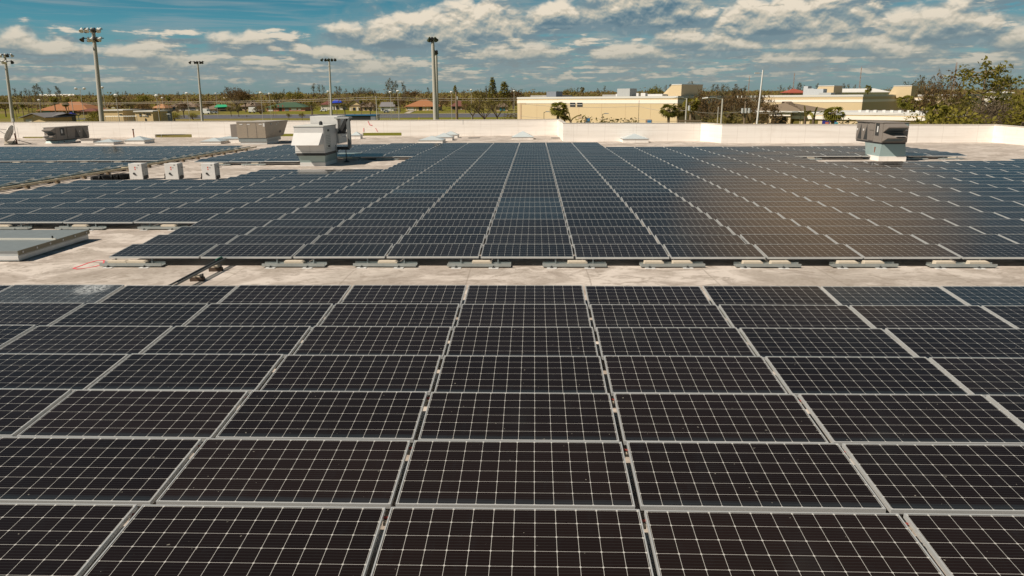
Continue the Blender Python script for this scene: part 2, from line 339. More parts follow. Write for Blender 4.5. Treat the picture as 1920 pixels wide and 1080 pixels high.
# ------------------------------------------------------------------ mesh helpers
class MB:
    def __init__(s): s.v, s.f, s.m, s.t = [], [], [], []
    def face(s, pts, mi=0, tone=0.):
        i = len(s.v); s.v += [tuple(p) for p in pts]; s.f.append(tuple(range(i, i+len(pts)))); s.m.append(mi); s.t.append(tone)
    def hexa(s, p, mi=0):                      # p: 4 bottom + 4 top, counter-clockwise from above
        i = len(s.v); s.v += [tuple(q) for q in p]
        for f in ((3, 2, 1, 0), (4, 5, 6, 7), (0, 1, 5, 4), (1, 2, 6, 5), (2, 3, 7, 6), (3, 0, 4, 7)):
            s.f.append(tuple(i+k for k in f)); s.m.append(mi); s.t.append(0.)
    def box(s, x0, x1, y0, y1, z0, z1, mi=0):
        s.hexa([(x0, y0, z0), (x1, y0, z0), (x1, y1, z0), (x0, y1, z0), (x0, y0, z1), (x1, y0, z1), (x1, y1, z1), (x0, y1, z1)], mi)
    def tube(s, a, b, r0, r1=None, n=8, mi=0, caps=True):
        a, b = Vector(a), Vector(b); r1 = r0 if r1 is None else r1
        d = (b-a); d = d.normalized() if d.length > 1e-9 else Vector((0, 0, 1))
        x = d.orthogonal().normalized(); y = d.cross(x); i = len(s.v)
        for p, r in ((a, r0), (b, r1)):
            for k in range(n):
                w = 2*math.pi*k/n; s.v.append(tuple(p + x*(math.cos(w)*r) + y*(math.sin(w)*r)))
        for k in range(n):
            s.f.append((i+k, i+(k+1) % n, i+n+(k+1) % n, i+n+k)); s.m.append(mi); s.t.append(.5)
        if caps:
            s.f.append(tuple(i+k for k in reversed(range(n)))); s.m.append(mi); s.t.append(.5)
            s.f.append(tuple(i+n+k for k in range(n))); s.m.append(mi); s.t.append(.5)
    def path(s, pts, r, n=6, mi=0):
        for a, b in zip(pts, pts[1:]): s.tube(a, b, r, r, n, mi)
    def prism(s, poly, axis, a, b, mi=0):      # poly: 2-D outline; axis: extruded coordinate
        def P(p, w): return {'x': (w, p[0], p[1]), 'y': (p[0], w, p[1]), 'z': (p[0], p[1], w)}[axis]
        n = len(poly); i = len(s.v); s.v += [P(p, a) for p in poly] + [P(p, b) for p in poly]
        for k in range(n): s.f.append((i+k, i+(k+1) % n, i+n+(k+1) % n, i+n+k)); s.m.append(mi); s.t.append(0.)
        s.f.append(tuple(i+k for k in reversed(range(n)))); s.m.append(mi); s.t.append(0.)
        s.f.append(tuple(i+n+k for k in range(n))); s.m.append(mi); s.t.append(0.)
    def mesh(s, name, mats, fix=True):
        me = bpy.data.meshes.new(name); me.from_pydata(s.v, [], s.f)
        for m in (mats if isinstance(mats, (list, tuple)) else [mats]): me.materials.append(m)
        me.polygons.foreach_set('material_index', s.m)
        at = me.attributes.new('tone', 'FLOAT', 'FACE'); at.data.foreach_set('value', s.t)
        if fix:
            import bmesh
            bm = bmesh.new(); bm.from_mesh(me); bmesh.ops.recalc_face_normals(bm, faces=bm.faces); bm.to_mesh(me); bm.free()
        me.update(); return me
    def build(s, name, mats, parent=None, bevel=0., fix=True):
        o = bpy.data.objects.new(name, s.mesh(name, mats, fix)); C.objects.link(o)
        if parent is not None: o.parent = parent
        if bevel:
            b = o.modifiers.new('edge', 'BEVEL'); b.width = bevel; b.segments = 1; b.limit_method = 'ANGLE'
        return o
def tag(o, label, cat=None, group=None, kind=None):
    o['label'] = label
    if cat: o['category'] = cat
    if group: o['group'] = group
    if kind: o['kind'] = kind
    return o
def empty(name, label, cat, loc=(0, 0, 0), rz=0., group=None):
    o = bpy.data.objects.new(name, None); C.objects.link(o); o.location = loc; o.rotation_euler = (0, 0, rz); o.empty_display_size = .2
    return tag(o, label, cat, group)
KIDS = {}
def dup(root, loc, rz=0., label=None, group=None, scale=None):
    r = root.copy(); C.objects.link(r); r.location = loc; r.rotation_euler = (0, 0, rz)
    if label: r['label'] = label
    if group: r['group'] = group
    if scale: r.scale = scale
    if root.name not in KIDS: KIDS[root.name] = [(c, list(c.children)) for c in root.children]
    for ch, sub in KIDS[root.name]:
        c = ch.copy(); C.objects.link(c); c.parent = r
        for k in sub:
            d = k.copy(); C.objects.link(d); d.parent = c
    return r
def struct(o, label, cat):
    return tag(o, label, cat, kind='structure')
ORD = ("zeroth first second third fourth fifth sixth seventh eighth ninth tenth eleventh twelfth thirteenth fourteenth fifteenth sixteenth seventeenth eighteenth nineteenth twentieth "
       "twenty-first twenty-second twenty-third twenty-fourth twenty-fifth twenty-sixth twenty-seventh twenty-eighth twenty-ninth thirtieth").split()

# ------------------------------------------------------------------ roof heights and terrain
def zr(Y):                                   # roof surface falls gently to the far parapet
    if Y < 12.5: return 0.
    if Y < 16.15: return -.0355*(Y-12.5)/3.65
    return -.0355 - .0043*(Y-16.15)
def on_roof(u, v):
    z = 0.
    for _ in range(25): p = at_z(u, v, z); z = zr(p.y)
    return p
G0, GS = -4.52, .0075
def gz(Y): return G0 + GS*Y
def on_ground(u, v):
    r = ray(u, v); t = (G0-H)/(r.z-GS*r.y); return CP + r*t
def ground_at(u, D, v=200):                  # ground point at depth D under picture column u
    p = at_y(u, v, D); return Vector((p.x, D, gz(D)))

# ------------------------------------------------------------------ setting: ground, road, roof
mb = MB()
ys = [30, 75, 160, 320, 700, 1500, 6000]
for a, b in zip(ys, ys[1:]):
    mb.face([(-b*1.5-200, a, gz(a)), (b*1.5+200, a, gz(a)), (b*1.5+200, b, gz(b)), (-b*1.5-200, b, gz(b))])
struct(mb.build('ground', GRASS), 'mown green and brown grass beyond the roof', 'ground')
yA, yB = on_ground(700, 221).y, on_ground(700, 214.5).y
def strip(name, y0, y1, x0, x1, m, dz, label, cat):
    b = MB(); b.face([(x0, y0, gz(y0)+dz), (x1, y0, gz(y0)+dz), (x1, y1, gz(y1)+dz), (x0, y1, gz(y1)+dz)])
    return struct(b.build(name, m), label, cat)
strip('road', yA, yB, -160, 60, ASPH, .02, 'grey asphalt road running past the houses', 'road')
strip('pavement', yB+.4, yB+4, -160, 60, PAVE, .10, 'pale concrete pavement along the far road edge', 'pavement')

XL = -75.
par_path = []                                 # inner face of the parapet, left to right
yb = on_roof(860, 255).y
c1 = on_roof(1050, 261); c2 = on_roof(1062, 265.5); c3 = on_roof(1316, 265.5); c4 = on_roof(1352, 268.5); c5 = on_roof(1812, 262.5); c6 = on_roof(1935, 275)
par_path = [(XL, yb), (c1.x, yb), (c1.x+.12, c2.y), (c3.x, c2.y-.3), ((c3.x+c4.x)/2, c2.y-.9), (c4.x, c4.y), (c5.x, c4.y-.4), (c6.x+.5, c6.y), (c6.x+6, 8), (c6.x+6, -6), (XL, -6)]
mb = MB()
rows = [-6, 12.5, 16.15, 80]
import bmesh
bm = bmesh.new()
vs = [bm.verts.new((x, y, 0)) for x, y in par_path]
fc = bm.faces.new(vs)
for yy in (12.5, 16.15):
    bmesh.ops.bisect_plane(bm, geom=bm.verts[:]+bm.edges[:]+bm.faces[:], plane_co=(0, yy, 0), plane_no=(0, 1, 0))
for v in bm.verts: v.co.z = zr(v.co.y)
bmesh.ops.recalc_face_normals(bm, faces=bm.faces[:])
ext = bmesh.ops.extrude_face_region(bm, geom=bm.faces[:])
for e in ext['geom']:
    if isinstance(e, bmesh.types.BMVert): e.co.z = -4.4
bmesh.ops.recalc_face_normals(bm, faces=bm.faces[:])
me = bpy.data.meshes.new('roof_deck'); bm.to_mesh(me); bm.free(); me.materials.append(ROOF)
deck = bpy.data.objects.new('roof_deck', me); C.objects.link(deck)
struct(deck, 'pale stained flat roof membrane under the solar panels', 'roof')

# parapet wall with three long drain slots
PH = 1.6
def slot(u0, u1, v0, v1):
    a = at_y(u0, v1, yb); b = at_y(u1, v0, yb); return a.x, b.x, a.z, b.z
SLOTS = [slot(42, 96, 261.5, 256.5), slot(290, 360, 258, 252), slot(470, 557, 256, 251), slot(680, 753, 254.5, 249)]
SLOTS = [(a, b, min(c, d), max(c, d)) for a, b, c, d in SLOTS]
mb = MB(); T = .28; z0 = zr(yb)-.05; zt = zr(yb)+PH; xs = XL
x_end = par_path[1][0]
for (a, b, c, d) in SLOTS:
    mb.box(xs, a, yb, yb+T, z0, zt); mb.box(a, b, yb, yb+T, z0, c); mb.box(a, b, yb, yb+T, d, zt); xs = b
mb.box(xs, x_end+T, yb, yb+T, z0, zt)
IN = [Vector((*p, 0)) for p in par_path[0:9]]; OUT = []
for k, p in enumerate(IN):
    ns = []
    for a, b in ((k-1, k), (k, k+1)):
        if 0 <= a and b < len(IN): d = (IN[b]-IN[a]).normalized(); ns.append(Vector((-d.y, d.x, 0)))
    nn = sum(ns, Vector()); nn.normalize(); OUT.append(p + nn*(T/max(.5, nn.dot(ns[0]))))
TZ = [zt, zt, at_y(1062, 231.5, IN[2].y).z, at_y(1316, 231.3, IN[3].y).z, 0, at_y(1352, 233.8, IN[5].y).z, at_y(1812, 234.6, IN[6].y).z, at_y(1925, 241.5, IN[7].y).z, 0]
TZ[4] = (TZ[3]+TZ[5])/2; TZ[8] = TZ[7]
for k in range(1, len(IN)-1):
    p, q, q2, p2 = IN[k], IN[k+1], OUT[k+1], OUT[k]
    za, zb_ = zr(p.y), zr(q.y); zl = min(za, zb_)-.05
    mb.hexa([(w.x, w.y, zl) for w in (p, q, q2, p2)] + [(w.x, w.y, z_) for w, z_ in ((p, TZ[k]), (q, TZ[k+1]), (q2, TZ[k+1]), (p2, TZ[k]))])
par = empty('parapet_wall', 'long white membrane-covered parapet wall round the far roof edge', 'wall')
mb.build('wall_face', PARA, par)
cp = MB(); cx = MB()
for (p, q) in zip(par_path[0:8], par_path[1:9]):
    p, q = Vector((*p, 0)), Vector((*q, 0)); d = (q-p).normalized(); nrm = Vector((-d.y, d.x, 0))
    i_ = IN.index(p); za, zb_ = TZ[i_]+.003, TZ[i_+1]+.003; pts = [p-(OUT[i_]-p)*.1, q-(OUT[i_+1]-q)*.1, OUT[i_+1]+(OUT[i_+1]-q)*.1, OUT[i_]+(OUT[i_]-p)*.1]
    cp.hexa([(w.x, w.y, za if k in (0, 3) else zb_) for k, w in enumerate(pts)] + [(w.x, w.y, (za if k in (0, 3) else zb_)+.045) for k, w in enumerate(pts)])
cp.build('coping', mat('coping_metal', (.62, .57, .50), .5, .1, .1, 1.), par)
# cracked joint on the wall
for u in (868,):
    a = at_y(u, 224, yb-.01); cx.box(a.x-.02, a.x+.02, yb-.012, yb+.01, zt-.45, zt-.02)
cx.build('joint', GREYP, par)
# red survey marks sprayed on the parapet
mk = MB()
def wall_line(pts, w):
    for (u0, v0), (u1, v1) in zip(pts, pts[1:]):
        a, b = at_y(u0, v0, yb-.012), at_y(u1, v1, yb-.012); mk.tube(a, b, w, w, 4)
wall_line([(690, 227), (693, 234), (698, 235)], .03); wall_line([(682, 240), (682, 247)], .028); wall_line([(704, 240), (708, 247)], .028)
o = mk.build('paint_mark', REDP, par); o['label'] = 'pink-red sprayed strokes on the wall'

# ------------------------------------------------------------------ solar panels
W, X0, Y0, P, Y1 = 2.03, -7.2407, 12.2446, 1.1830, 16.152
PL, PD, TH = 1.985, 1.0, .040; DROP = .086
def panel_frame_mesh():
    b = MB(); fl = .0115
    dy = math.sqrt(PD*PD-DROP*DROP)
    def pt(x, t, dz): return (x, -t*dy - dz*DROP*0, -t*DROP + dz)
    def bar(x0, x1, t0, t1):
        b.hexa([pt(x0, t1, -TH), pt(x1, t1, -TH), pt(x1, t0, -TH), pt(x0, t0, -TH), pt(x0, t1, 0), pt(x1, t1, 0), pt(x1, t0, 0), pt(x0, t0, 0)])
    bar(0, PL, 0, fl); bar(0, PL, 1-fl, 1); bar(0, fl, fl, 1-fl); bar(PL-fl, PL, fl, 1-fl)
    return b.mesh('frame', ALU)
def glass_quad():
    dy = math.sqrt(PD*PD-DROP*DROP); fl = .011; z = -.004
    def pt(x, t): return (x, -t*dy, -t*DROP + z)
    return [pt(fl, 1-fl), pt(PL-fl, 1-fl), pt(PL-fl, fl), pt(fl, fl)]
UVQ = [(-.045, -.05), (12.045, -.05), (12.045, 6.05), (-.045, 6.05)]
def panel_glass_mesh(m, name='glass'):
    me = bpy.data.meshes.new(name); me.from_pydata(glass_quad(), [], [(0, 1, 2, 3)])
    u = me.uv_layers.new(name='uv')
    for i, w in enumerate(UVQ): u.data[i].uv = w
    me.materials.append(m); return me
FR = panel_frame_mesh(); GL = panel_glass_mesh(GLASS); GLS = panel_glass_mesh(GLASS_SMASHED); GLB = panel_glass_mesh(GLASS_BLUE)
bk = MB(); dyb = math.sqrt(PD*PD-DROP*DROP)
bk.face([(.0135, -.0135*dyb, -.0135*DROP-.012), (PL-.0135, -.0135*dyb, -.0135*DROP-.012), (PL-.0135, -.9865*dyb, -.9865*DROP-.012), (.0135, -.9865*dyb, -.9865*DROP-.012)])
BS = bk.mesh('backsheet', mat('backsheet', (.5, .5, .48), .8), False)

cells = []                                    # (block, row, col, x, y, z)
for r in range(0, 8):
    for c in range(-5, 10): cells.append(('near', r, c, X0+c*W, Y0-r*P, .31))
def far_cols(r):
    lo, hi = 0, 26
    if r <= 3: lo = -1
    elif r <= 12: lo = -6
    elif r <= 16: lo = -3
    elif r <= 21: lo = 0
    elif r <= 24: lo = 0
    else: lo = -6
    out = list(range(lo, hi))
    if 22 <= r <= 24: out += [-6, -5, -4 if r < 26 else -4]
    if 20 <= r <= 23: out = [c for c in out if c < 11 or (r in (20,) and c >= 16)]
    if r >= 24: out = [c for c in out if c < 16]
    if r > 30: out = [c for c in out if c < 6]
    if r > 34: out = [c for c in out if -3 < c < 6]
    return sorted(set(out))
for r in range(0, 36):
    for c in far_cols(r):
        y = Y1+r*P; cells.append(('far', r, c, X0+c*W, y, zr(y)+.31))
XF = X0 - 7.3*W
for r in list(range(9, 21)) + list(range(23, 34)):
    for c in range(1, 16):
        y = Y1+r*P; cells.append(('side', r, c, XF-c*W, y, zr(y)+.31))
def screen_area(x, y, z):
    q = [pix((x, y, z)), pix((x+PL, y, z)), pix((x+PL, y-PD, z-DROP)), pix((x, y-PD, z-DROP))]
    if any(k is None for k in q): return 0
    # clip to the frame
    def clip(poly, f, g_):
        out = []
        for a, b in zip(poly, poly[1:]+poly[:1]):
            fa, fb = f(a), f(b)
            if fa >= 0: out.append(a)
            if fa*fb < 0: k = fa/(fa-fb); out.append((a[0]+(b[0]-a[0])*k, a[1]+(b[1]-a[1])*k))
        return out
    for f in (lambda p: p[0], lambda p: 1920-p[0], lambda p: p[1], lambda p: 1080-p[1]):
        q = clip(q, f, 0)
        if len(q) < 3: return 0
    return abs(sum(a[0]*b[1]-b[0]*a[1] for a, b in zip(q, q[1:]+q[:1])))/2
scored = [(screen_area(x, y, z), (blk, r, c, x, y, z)) for blk, r, c, x, y, z in cells]
vis = sorted([s for s in scored if s[0] > 4], key=lambda s: -s[0])
single = set(s[1] for s in vis[:300])
rowvis = {}
for a, q in vis: rowvis.setdefault((q[0], q[1]), []).append(q[2] if q[0] != 'side' else -q[2])
for k in rowvis: rowvis[k].sort()
jit = random.Random(3)
rest_f, rest_v, rest_uv, rest_t, rest_m = [], [], [], [], []
frv = [tuple(v.co) for v in FR.vertices]; frf = [tuple(p.vertices) for p in FR.polygons]
def add_rest(x, y, z, tone):
    tx, ty = jit.uniform(-.005, .005), jit.uniform(-.0025, .0025)
    i = len(rest_v); rest_v.extend((x+a, y+b, z+c+b*tx-a*ty) for a, b, c in frv)
    for f in frf:
        rest_f.append(tuple(i+k for k in f)); rest_m.append(0); rest_t.append(0.); rest_uv.extend([(0, 0)]*len(f))
    i = len(rest_v); rest_v.extend((x+a, y+b, z+c+b*tx-a*ty) for a, b, c in glass_quad())
    rest_f.append((i, i+1, i+2, i+3)); rest_m.append(1); rest_t.append(tone); rest_uv.extend(UVQ)
PANEL_ROOT = None
DUSTY = {('far', 9, 1), ('far', 6, 3), ('far', 7, 3), ('far', 5, 3), ('near', 0, 6), ('near', 0, 7), ('far', 4, 3)}
for (blk, r, c, x, y, z) in cells:
    key = (blk, r, c, x, y, z)
    dz = jit.uniform(-.007, .007); dx_ = jit.uniform(-.004, .004)
    if key in single:
        cs = rowvis[(blk, r)]; k = cs.index(c if blk != 'side' else -c)+1
        where = {'near': 'before', 'far': 'beyond', 'side': 'beyond'}[blk]
        if blk == 'side': lab = f"dark solar panel, {ORD[k]} from the left in the {ORD[r]} row of the far left field"
        else:
            lab = f"dark solar panel, {ORD[k]} from the left in the {ORD[r+1]} row {where} the bare aisle"
        g_mesh = GL
        if (blk, r, c) == ('near', 0, -1): g_mesh = GLS; lab = 'shattered whitish solar panel beside the bare roof aisle near its left end'
        elif (blk, r, c) in DUSTY: g_mesh = GLB; lab = lab.replace('dark solar panel', 'dusty bluish solar panel')
        o = empty('solar_panel', lab, 'solar panel', (x+dx_, y, z+dz), jit.uniform(-.0015, .0015), 'solar panels set out in tilted rows')
        o.rotation_euler.x = jit.uniform(-.005, .005); o.rotation_euler.y = jit.uniform(-.0025, .0025)
        for nm, me in (('frame', FR), ('glass', g_mesh), ('backsheet', BS)):
            ch = bpy.data.objects.new(nm, me); C.objects.link(ch); ch.parent = o
    else:
        add_rest(x+dx_, y, z+dz, jit.random())
me = bpy.data.meshes.new('solar_panel_rows'); me.from_pydata(rest_v, [], rest_f)
uvl = me.uv_layers.new(name='uv'); uvl.data.foreach_set('uv', [k for w in rest_uv for k in w])
me.materials.append(ALU); me.materials.append(GLASS); me.polygons.foreach_set('material_index', rest_m)
at = me.attributes.new('tone', 'FLOAT', 'FACE'); at.data.foreach_set('value', rest_t)
ro = bpy.data.objects.new('solar_panel_rows', me); C.objects.link(ro)
tag(ro, 'farther tilted rows of dark solar panels reaching the white parapet', 'solar panels', 'solar panels set out in tilted rows', 'stuff')

# ------------------------------------------------------------------ ballast trays and blocks
def make_tray():
    t = empty('ballast_tray', '', 'ballast tray')
    b = MB(); b.box(-.68, .68, -.10, -.085, .03, .095); b.box(-.68, .68, -.085, .09, .03, .040); b.box(-.68, .68, .09, .105, .03, .095)
    b.build('channel', GALV, t)
    for s in (-.4, .4):
        p = MB(); p.box(s-.014, s+.014, .06, .088, .041, .175); p.build('post', GALVD, t)
        f = MB(); f.tube((s-.09, -.115, .0), (s-.09, -.115, .028), .032, .032, 10); f.tube((s-.09, -.115, .028), (s-.09, -.115, .05), .012, .012, 8); f.build('foot', DARK, t)
        q = MB(); q.box(s-.19, s+.02, -.19, .1, .003, .012); q.build('pad', WHITEP, t)
    return t
def make_block():
    b = MB(); b.prism([(-.21, 0), (.21, 0), (.21, .07), (.165, .10), (-.21, .10)], 'y', -.075, .075)
    return b.build('concrete_block', CONC, None, .006)
TRAY = make_tray(); BLK = make_block(); tray_n = 0; first_tray = True; first_block = True
def place_tray(x, y, label, blocks, blabels):
    global first_tray, first_block
    z = zr(y)
    if first_tray: o = TRAY; o.location = (x, y, z); o['label'] = label; o['group'] = 'ballast trays under the panel edges'; first_tray = False
    else: o = dup(TRAY, (x+random.uniform(-.05, .05), y+random.uniform(-.02, .02), z), random.uniform(-.02, .02), label, 'ballast trays under the panel edges')
    for dx_, lb in zip(blocks, blabels):
        if first_block: b = BLK; first_block = False
        else: b = BLK.copy(); C.objects.link(b)
        b.location = (x+dx_, y+.0, z+.041); b.rotation_euler = (0, 0, random.uniform(-.03, .03))
        tag(b, lb, 'concrete block', 'concrete ballast blocks')
yt = Y1-PD-.02
TX = [(-.75, [(-.3), .12], 0), (1, [0.02], 1), (2, [.02], 2), (3, [.02], 3), (4, [.03], 4), (5, [-.38, .22], 5), (6, [-.33, .25], 6), (7, [-.38, .16], 7), (8, [-.4, .3], 8), (9, [-.35, .25], 9)]
for c, bl, k in TX:
    nth = ORD[k+1]
    place_tray(X0+c*W+.01, yt, f'galvanised ballast tray on the bare aisle, {nth} from the left along the panel edge', bl,
               [f'pale concrete block, {w} on the {nth} tray along the aisle' if len(bl) > 1 else f'pale concrete block alone on the {nth} tray from the left along the aisle' for w in ('left one', 'right one')])
yt2 = Y1+4*P-PD-.02
for k, (c, bl) in enumerate([(-5.6, [.1]), (-4.75, [-.2]), (-3.8, [-.1]), (-2.75, [.0]), (-1.6, [.2])]):
    nth = ORD[k+1]
    place_tray(X0+c*W, yt2, f'galvanised ballast tray behind the roof hatch, {nth} from the left under the panel edge', bl, [f'concrete block on the {nth} tray from the left behind the roof hatch'])
for nm, rr, cs in (('by the white air handler', 25, [-2.2, -1.2, -.2]), ('left of the white air handler', 22, [-5.6, -4.6]), ('beside the brown rooftop unit', 24, [11.2, 14.2, 15.2])):
    for k, c in enumerate(cs):
        nth = ORD[k+1]
        place_tray(X0+c*W+.6, Y1+rr*P-PD-.04, f'far ballast tray {nm}, {nth} from the left', [.1], [f'concrete block on the {nth} far tray {nm}'])
for k in range(6):
    place_tray(XF-(k+1.2)*W, Y1+23*P-PD-.04, f'distant ballast tray across the far left panel field, {ORD[k+1]} from its right end', [.0], [f'concrete block on the {ORD[k+1]} tray from the right end of the far left field'])

# small clamps with red connectors seen down the panel gaps
def make_clamp():
    t = empty('panel_clamp', '', 'clamp')
    b = MB(); b.box(-.014, .014, -.155, -.115, -.075, -.05); b.build('bracket', mat('beige_plastic', (.30, .25, .19), .7), t)
    b = MB(); b.tube((-.024, -.075, -.05), (.024, -.075, -.055), .012, .012, 8); b.build('connector', mat('red_plastic', (.20, .04, .03), .6), t)
    b = MB(); b.box(-.018, .018, -.95, -.02, -.30, -.27); b.build('cable_trough', DARK, t)
    return t
CL = make_clamp(); firstc = True
for r in (4, 5, 6):
    for c in (2, 3, 4, 5):
        x = X0+c*W-.022; y = Y0-r*P
        q = pix((x, y-.1, .25))
        if not q or not (0 < q[0] < 1920 and 0 < q[1] < 1080): continue
        lab = f'clamp with red connector, {ORD[c-1]} panel gap from the left, {ORD[r+1]} row before the aisle'
        if firstc: o = CL; o.location = (x, y, .31); o['label'] = lab; o['group'] = 'clamps between panels'; firstc = False
        else: o = dup(CL, (x, y, .31), 0, lab, 'clamps between panels')

# ------------------------------------------------------------------ things on the roof
# metal roof hatch, bottom left of the far array
hz_ = .36
a = on_roof(40, 491); b_ = on_roof(163.5, 450.5)
ft = at_y(36, 470, a.y); bt = at_y(163, 428.5, b_.y)
xr = (a.x+b_.x)/2
t = empty('roof_hatch', 'low galvanised double-leaf roof hatch standing on the bare roof', 'roof hatch', (xr, a.y, 0))
dpt = b_.y-a.y; hh = ft.z
wd = 3.2
m_ = MB(); m_.box(-wd, 0, 0, dpt, -.01, hh*.93); m_.build('curb', mat('pale_galvanised_steel', (.50, .53, .54), .38, .45, .2, 4.), t)
m_ = MB(); m_.box(-wd-.05, .02, -.03, dpt*.49, hh*.93+.002, hh); m_.build('leaf_cover', GALVD, t)
m_ = MB(); m_.box(-wd-.05, .02, dpt*.51, dpt+.03, hh*.93+.002, hh); m_.build('leaf_cover', GALVD, t)
m_ = MB(); m_.box(-wd-.05, .03, dpt*.49+.004, dpt*.51-.004, hh-.02, hh+.035); m_.build('divider', mat('pale_metal', (.6, .58, .52), .5, .2), t)
m_ = MB(); m_.box(.021, .035, -.03, dpt+.03, hh-.10, hh-.004); m_.build('edge_flange', mat('dull_bronze_metal', (.22, .20, .15), .5, .4, .15, 6.), t)
for k in range(6):
    m_ = MB(); m_.tube((.036, .12+k*(dpt-.24)/5, hh-.05), (.048, .12+k*(dpt-.24)/5, hh-.05), .022, .022, 10); m_.build('bolt_head', WHITEP, t)
m_ = MB(); m_.box(-wd, 0, -.012, 0, .02, hh*.45); m_.build('flashing', WHITEP, t)
m_ = MB(); m_.box(.0, .008, 0, dpt, hh*.46, hh*.475); m_.build('seam', DARK, t)
m_ = MB(); m_.tube((-.05, dpt*.5, hh+.035), (-.05, dpt*.5, hh+.09), .02, .02, 8); m_.build('latch', DARK, t)

# cable ladder crossing the aisle
p0 = at_z(425, 486, .10); p1 = at_z(337, 533, .10)
t = empty('cable_ladder', 'dark perforated cable tray crossing the bare aisle on two blocks', 'cable tray', (p1.x, p1.y, 0))
v = p0-p1; v.z = 0; L = v.length; d = v.normalized(); sd = Vector((d.y, -d.x, 0))
def lp(s, w, z): q = d*s + sd*w; return (q.x, q.y, z)
for s_ in (-.05, .05):
    m_ = MB(); m_.hexa([lp(-.4, s_-.006, .135), lp(-.4, s_+.006, .135), lp(L, s_+.006, .135), lp(L, s_-.006, .135), lp(-.4, s_-.006, .17), lp(-.4, s_+.006, .17), lp(L, s_+.006, .17), lp(L, s_-.006, .17)]); m_.build('rail', mat('dark_grey_metal', (.13, .14, .14), .45, .3), t)
m_ = MB()
n_ = int(L/.09)
for k in range(n_):
    s_ = k*L/n_
    m_.hexa([lp(s_, -.042, .135), lp(s_, .042, .135), lp(s_+.045, .042, .135), lp(s_+.045, -.042, .135), lp(s_, -.042, .15), lp(s_, .042, .15), lp(s_+.045, .042, .15), lp(s_+.045, -.042, .15)])
m_.build('slats', DARK, t)
m_ = MB(); m_.path([lp(L-.42, -.05, .175), lp(L-.25, -.05, .18), lp(L-.05, -.03, .17)], .018, 8); m_.build('cable', mat('green_cable', (.02, .13, .085), .5), t)
for s_, nm in ((L*.32, 'nearer'), (L*.72, 'farther')):
    q = p1 + d*s_
    blk = empty('support_block', f'small wood-capped support block under the cable tray, {nm} of the two', 'support block', (q.x, q.y, zr(q.y)), math.atan2(d.y, d.x)-1.57, 'cable tray supports')
    m_ = MB(); m_.box(-.12, .15, -.05, .05, 0, .08); m_.build('base', mat('dark_rubber_block', (.075, .05, .035), .8), blk)
    m_ = MB(); m_.box(-.06, .09, -.045, .045, .086, .129); m_.build('cap', CONC, blk)
    m_ = MB(); m_.tube((.13, 0, .085), (.13, 0, .15), .02, .02, 8); m_.build('bolt', DARK, blk)

# red oval sprayed on the roof
mk = MB(); pts = [(137, 503), (150, 499), (166, 493), (183, 488.5), (195, 488.5), (196, 492), (188, 497), (176, 500.5), (158, 503), (145, 505), (137, 503)]
for (u0, v0), (u1, v1) in zip(pts, pts[1:]):
    a, b = on_roof(u0, v0), on_roof(u1, v1); a.z += .004; b.z += .004
    dd = (b-a).normalized(); s_ = Vector((dd.y, -dd.x, 0))*.022
    mk.face([a-s_, b-s_, b+s_, a+s_])
tag(mk.build('paint_outline', REDP, None, 0, False), 'thin red oval sprayed on the bare roof near the hatch', 'paint mark')

# inverter cabinets
def make_inverter(scale, label):
    t = empty('inverter_cabinet', label, 'inverter', group='white inverter cabinets behind the left panel block')
    w, dp, h = .58, .52, .76
    m_ = MB(); m_.box(-w/2, w/2, 0, dp, .06, h); m_.build('cabinet', WHITEP, t, .01)
    m_ = MB(); m_.box(-w/2-.02, w/2+.02, -.025, -.004, .04, h+.01); m_.build('front_cover', WHITEP, t, .012)
    m_ = MB(); m_.box(w/2+.002, w/2+.02, .05, dp-.03, .22, h-.02); m_.build('side_panel', GREYP, t)
    m_ = MB(); m_.box(w/2+.003, w/2+.03, .1, dp-.05, .06, .20); m_.build('vent', DARK, t)
    m_ = MB(); m_.tube((-.08, -.027, .31), (-.08, -.06, .31), .05, .045, 14); m_.box(-.04, .01, -.055, -.03, .25, .28); m_.build('switch', DARK, t)
    m_ = MB(); m_.box(-.04, .02, -.0292, -.027, .56, .62); m_.box(-.035, .015, -.0292, -.027, .47, .53); m_.build('warning_label', mat('red_label', (.6, .10, .06), .5), t)
    m_ = MB(); m_.box(.06, .12, -.0292, -.027, .56, .585); m_.box(.13, .20, -.0292, -.027, .68, .71); m_.build('name_plate', DARK, t)
    m_ = MB(); m_.box(w/2+.03, w/2+.20, .3, .34, .56, .585); m_.build('handle', DARK, t)
    m_ = MB()
    for k in range(5): m_.path([(-w/2-.01, .1+.08*k, .35), (-w/2-.10-.03*k, .1+.08*k, .28-.03*k), (-w/2-.14-.05*k, .15+.08*k, .04)], .022, 6)
    m_.build('cable_bundle', BLACK, t)
    for s_ in (-.25, .25):
        m_ = MB(); m_.box(s_-.03, s_+.03, .1, dp-.1, 0, .06); m_.build('foot', GALVD, t)
    return t
INV = None
for k, (u, nm) in enumerate(((259, 'beside the dark cable bundle'), (326, 'in the middle of the three'), (395, 'nearest the large white air handler'))):
    q = on_roof(u-2, 338)
    lab = f'white inverter cabinet with red warning label, {nm}'
    if INV is None: INV = make_inverter(1, lab); INV.location = (q.x, q.y, zr(q.y)); 
    else: dup(INV, (q.x, q.y, zr(q.y)), 0, lab)
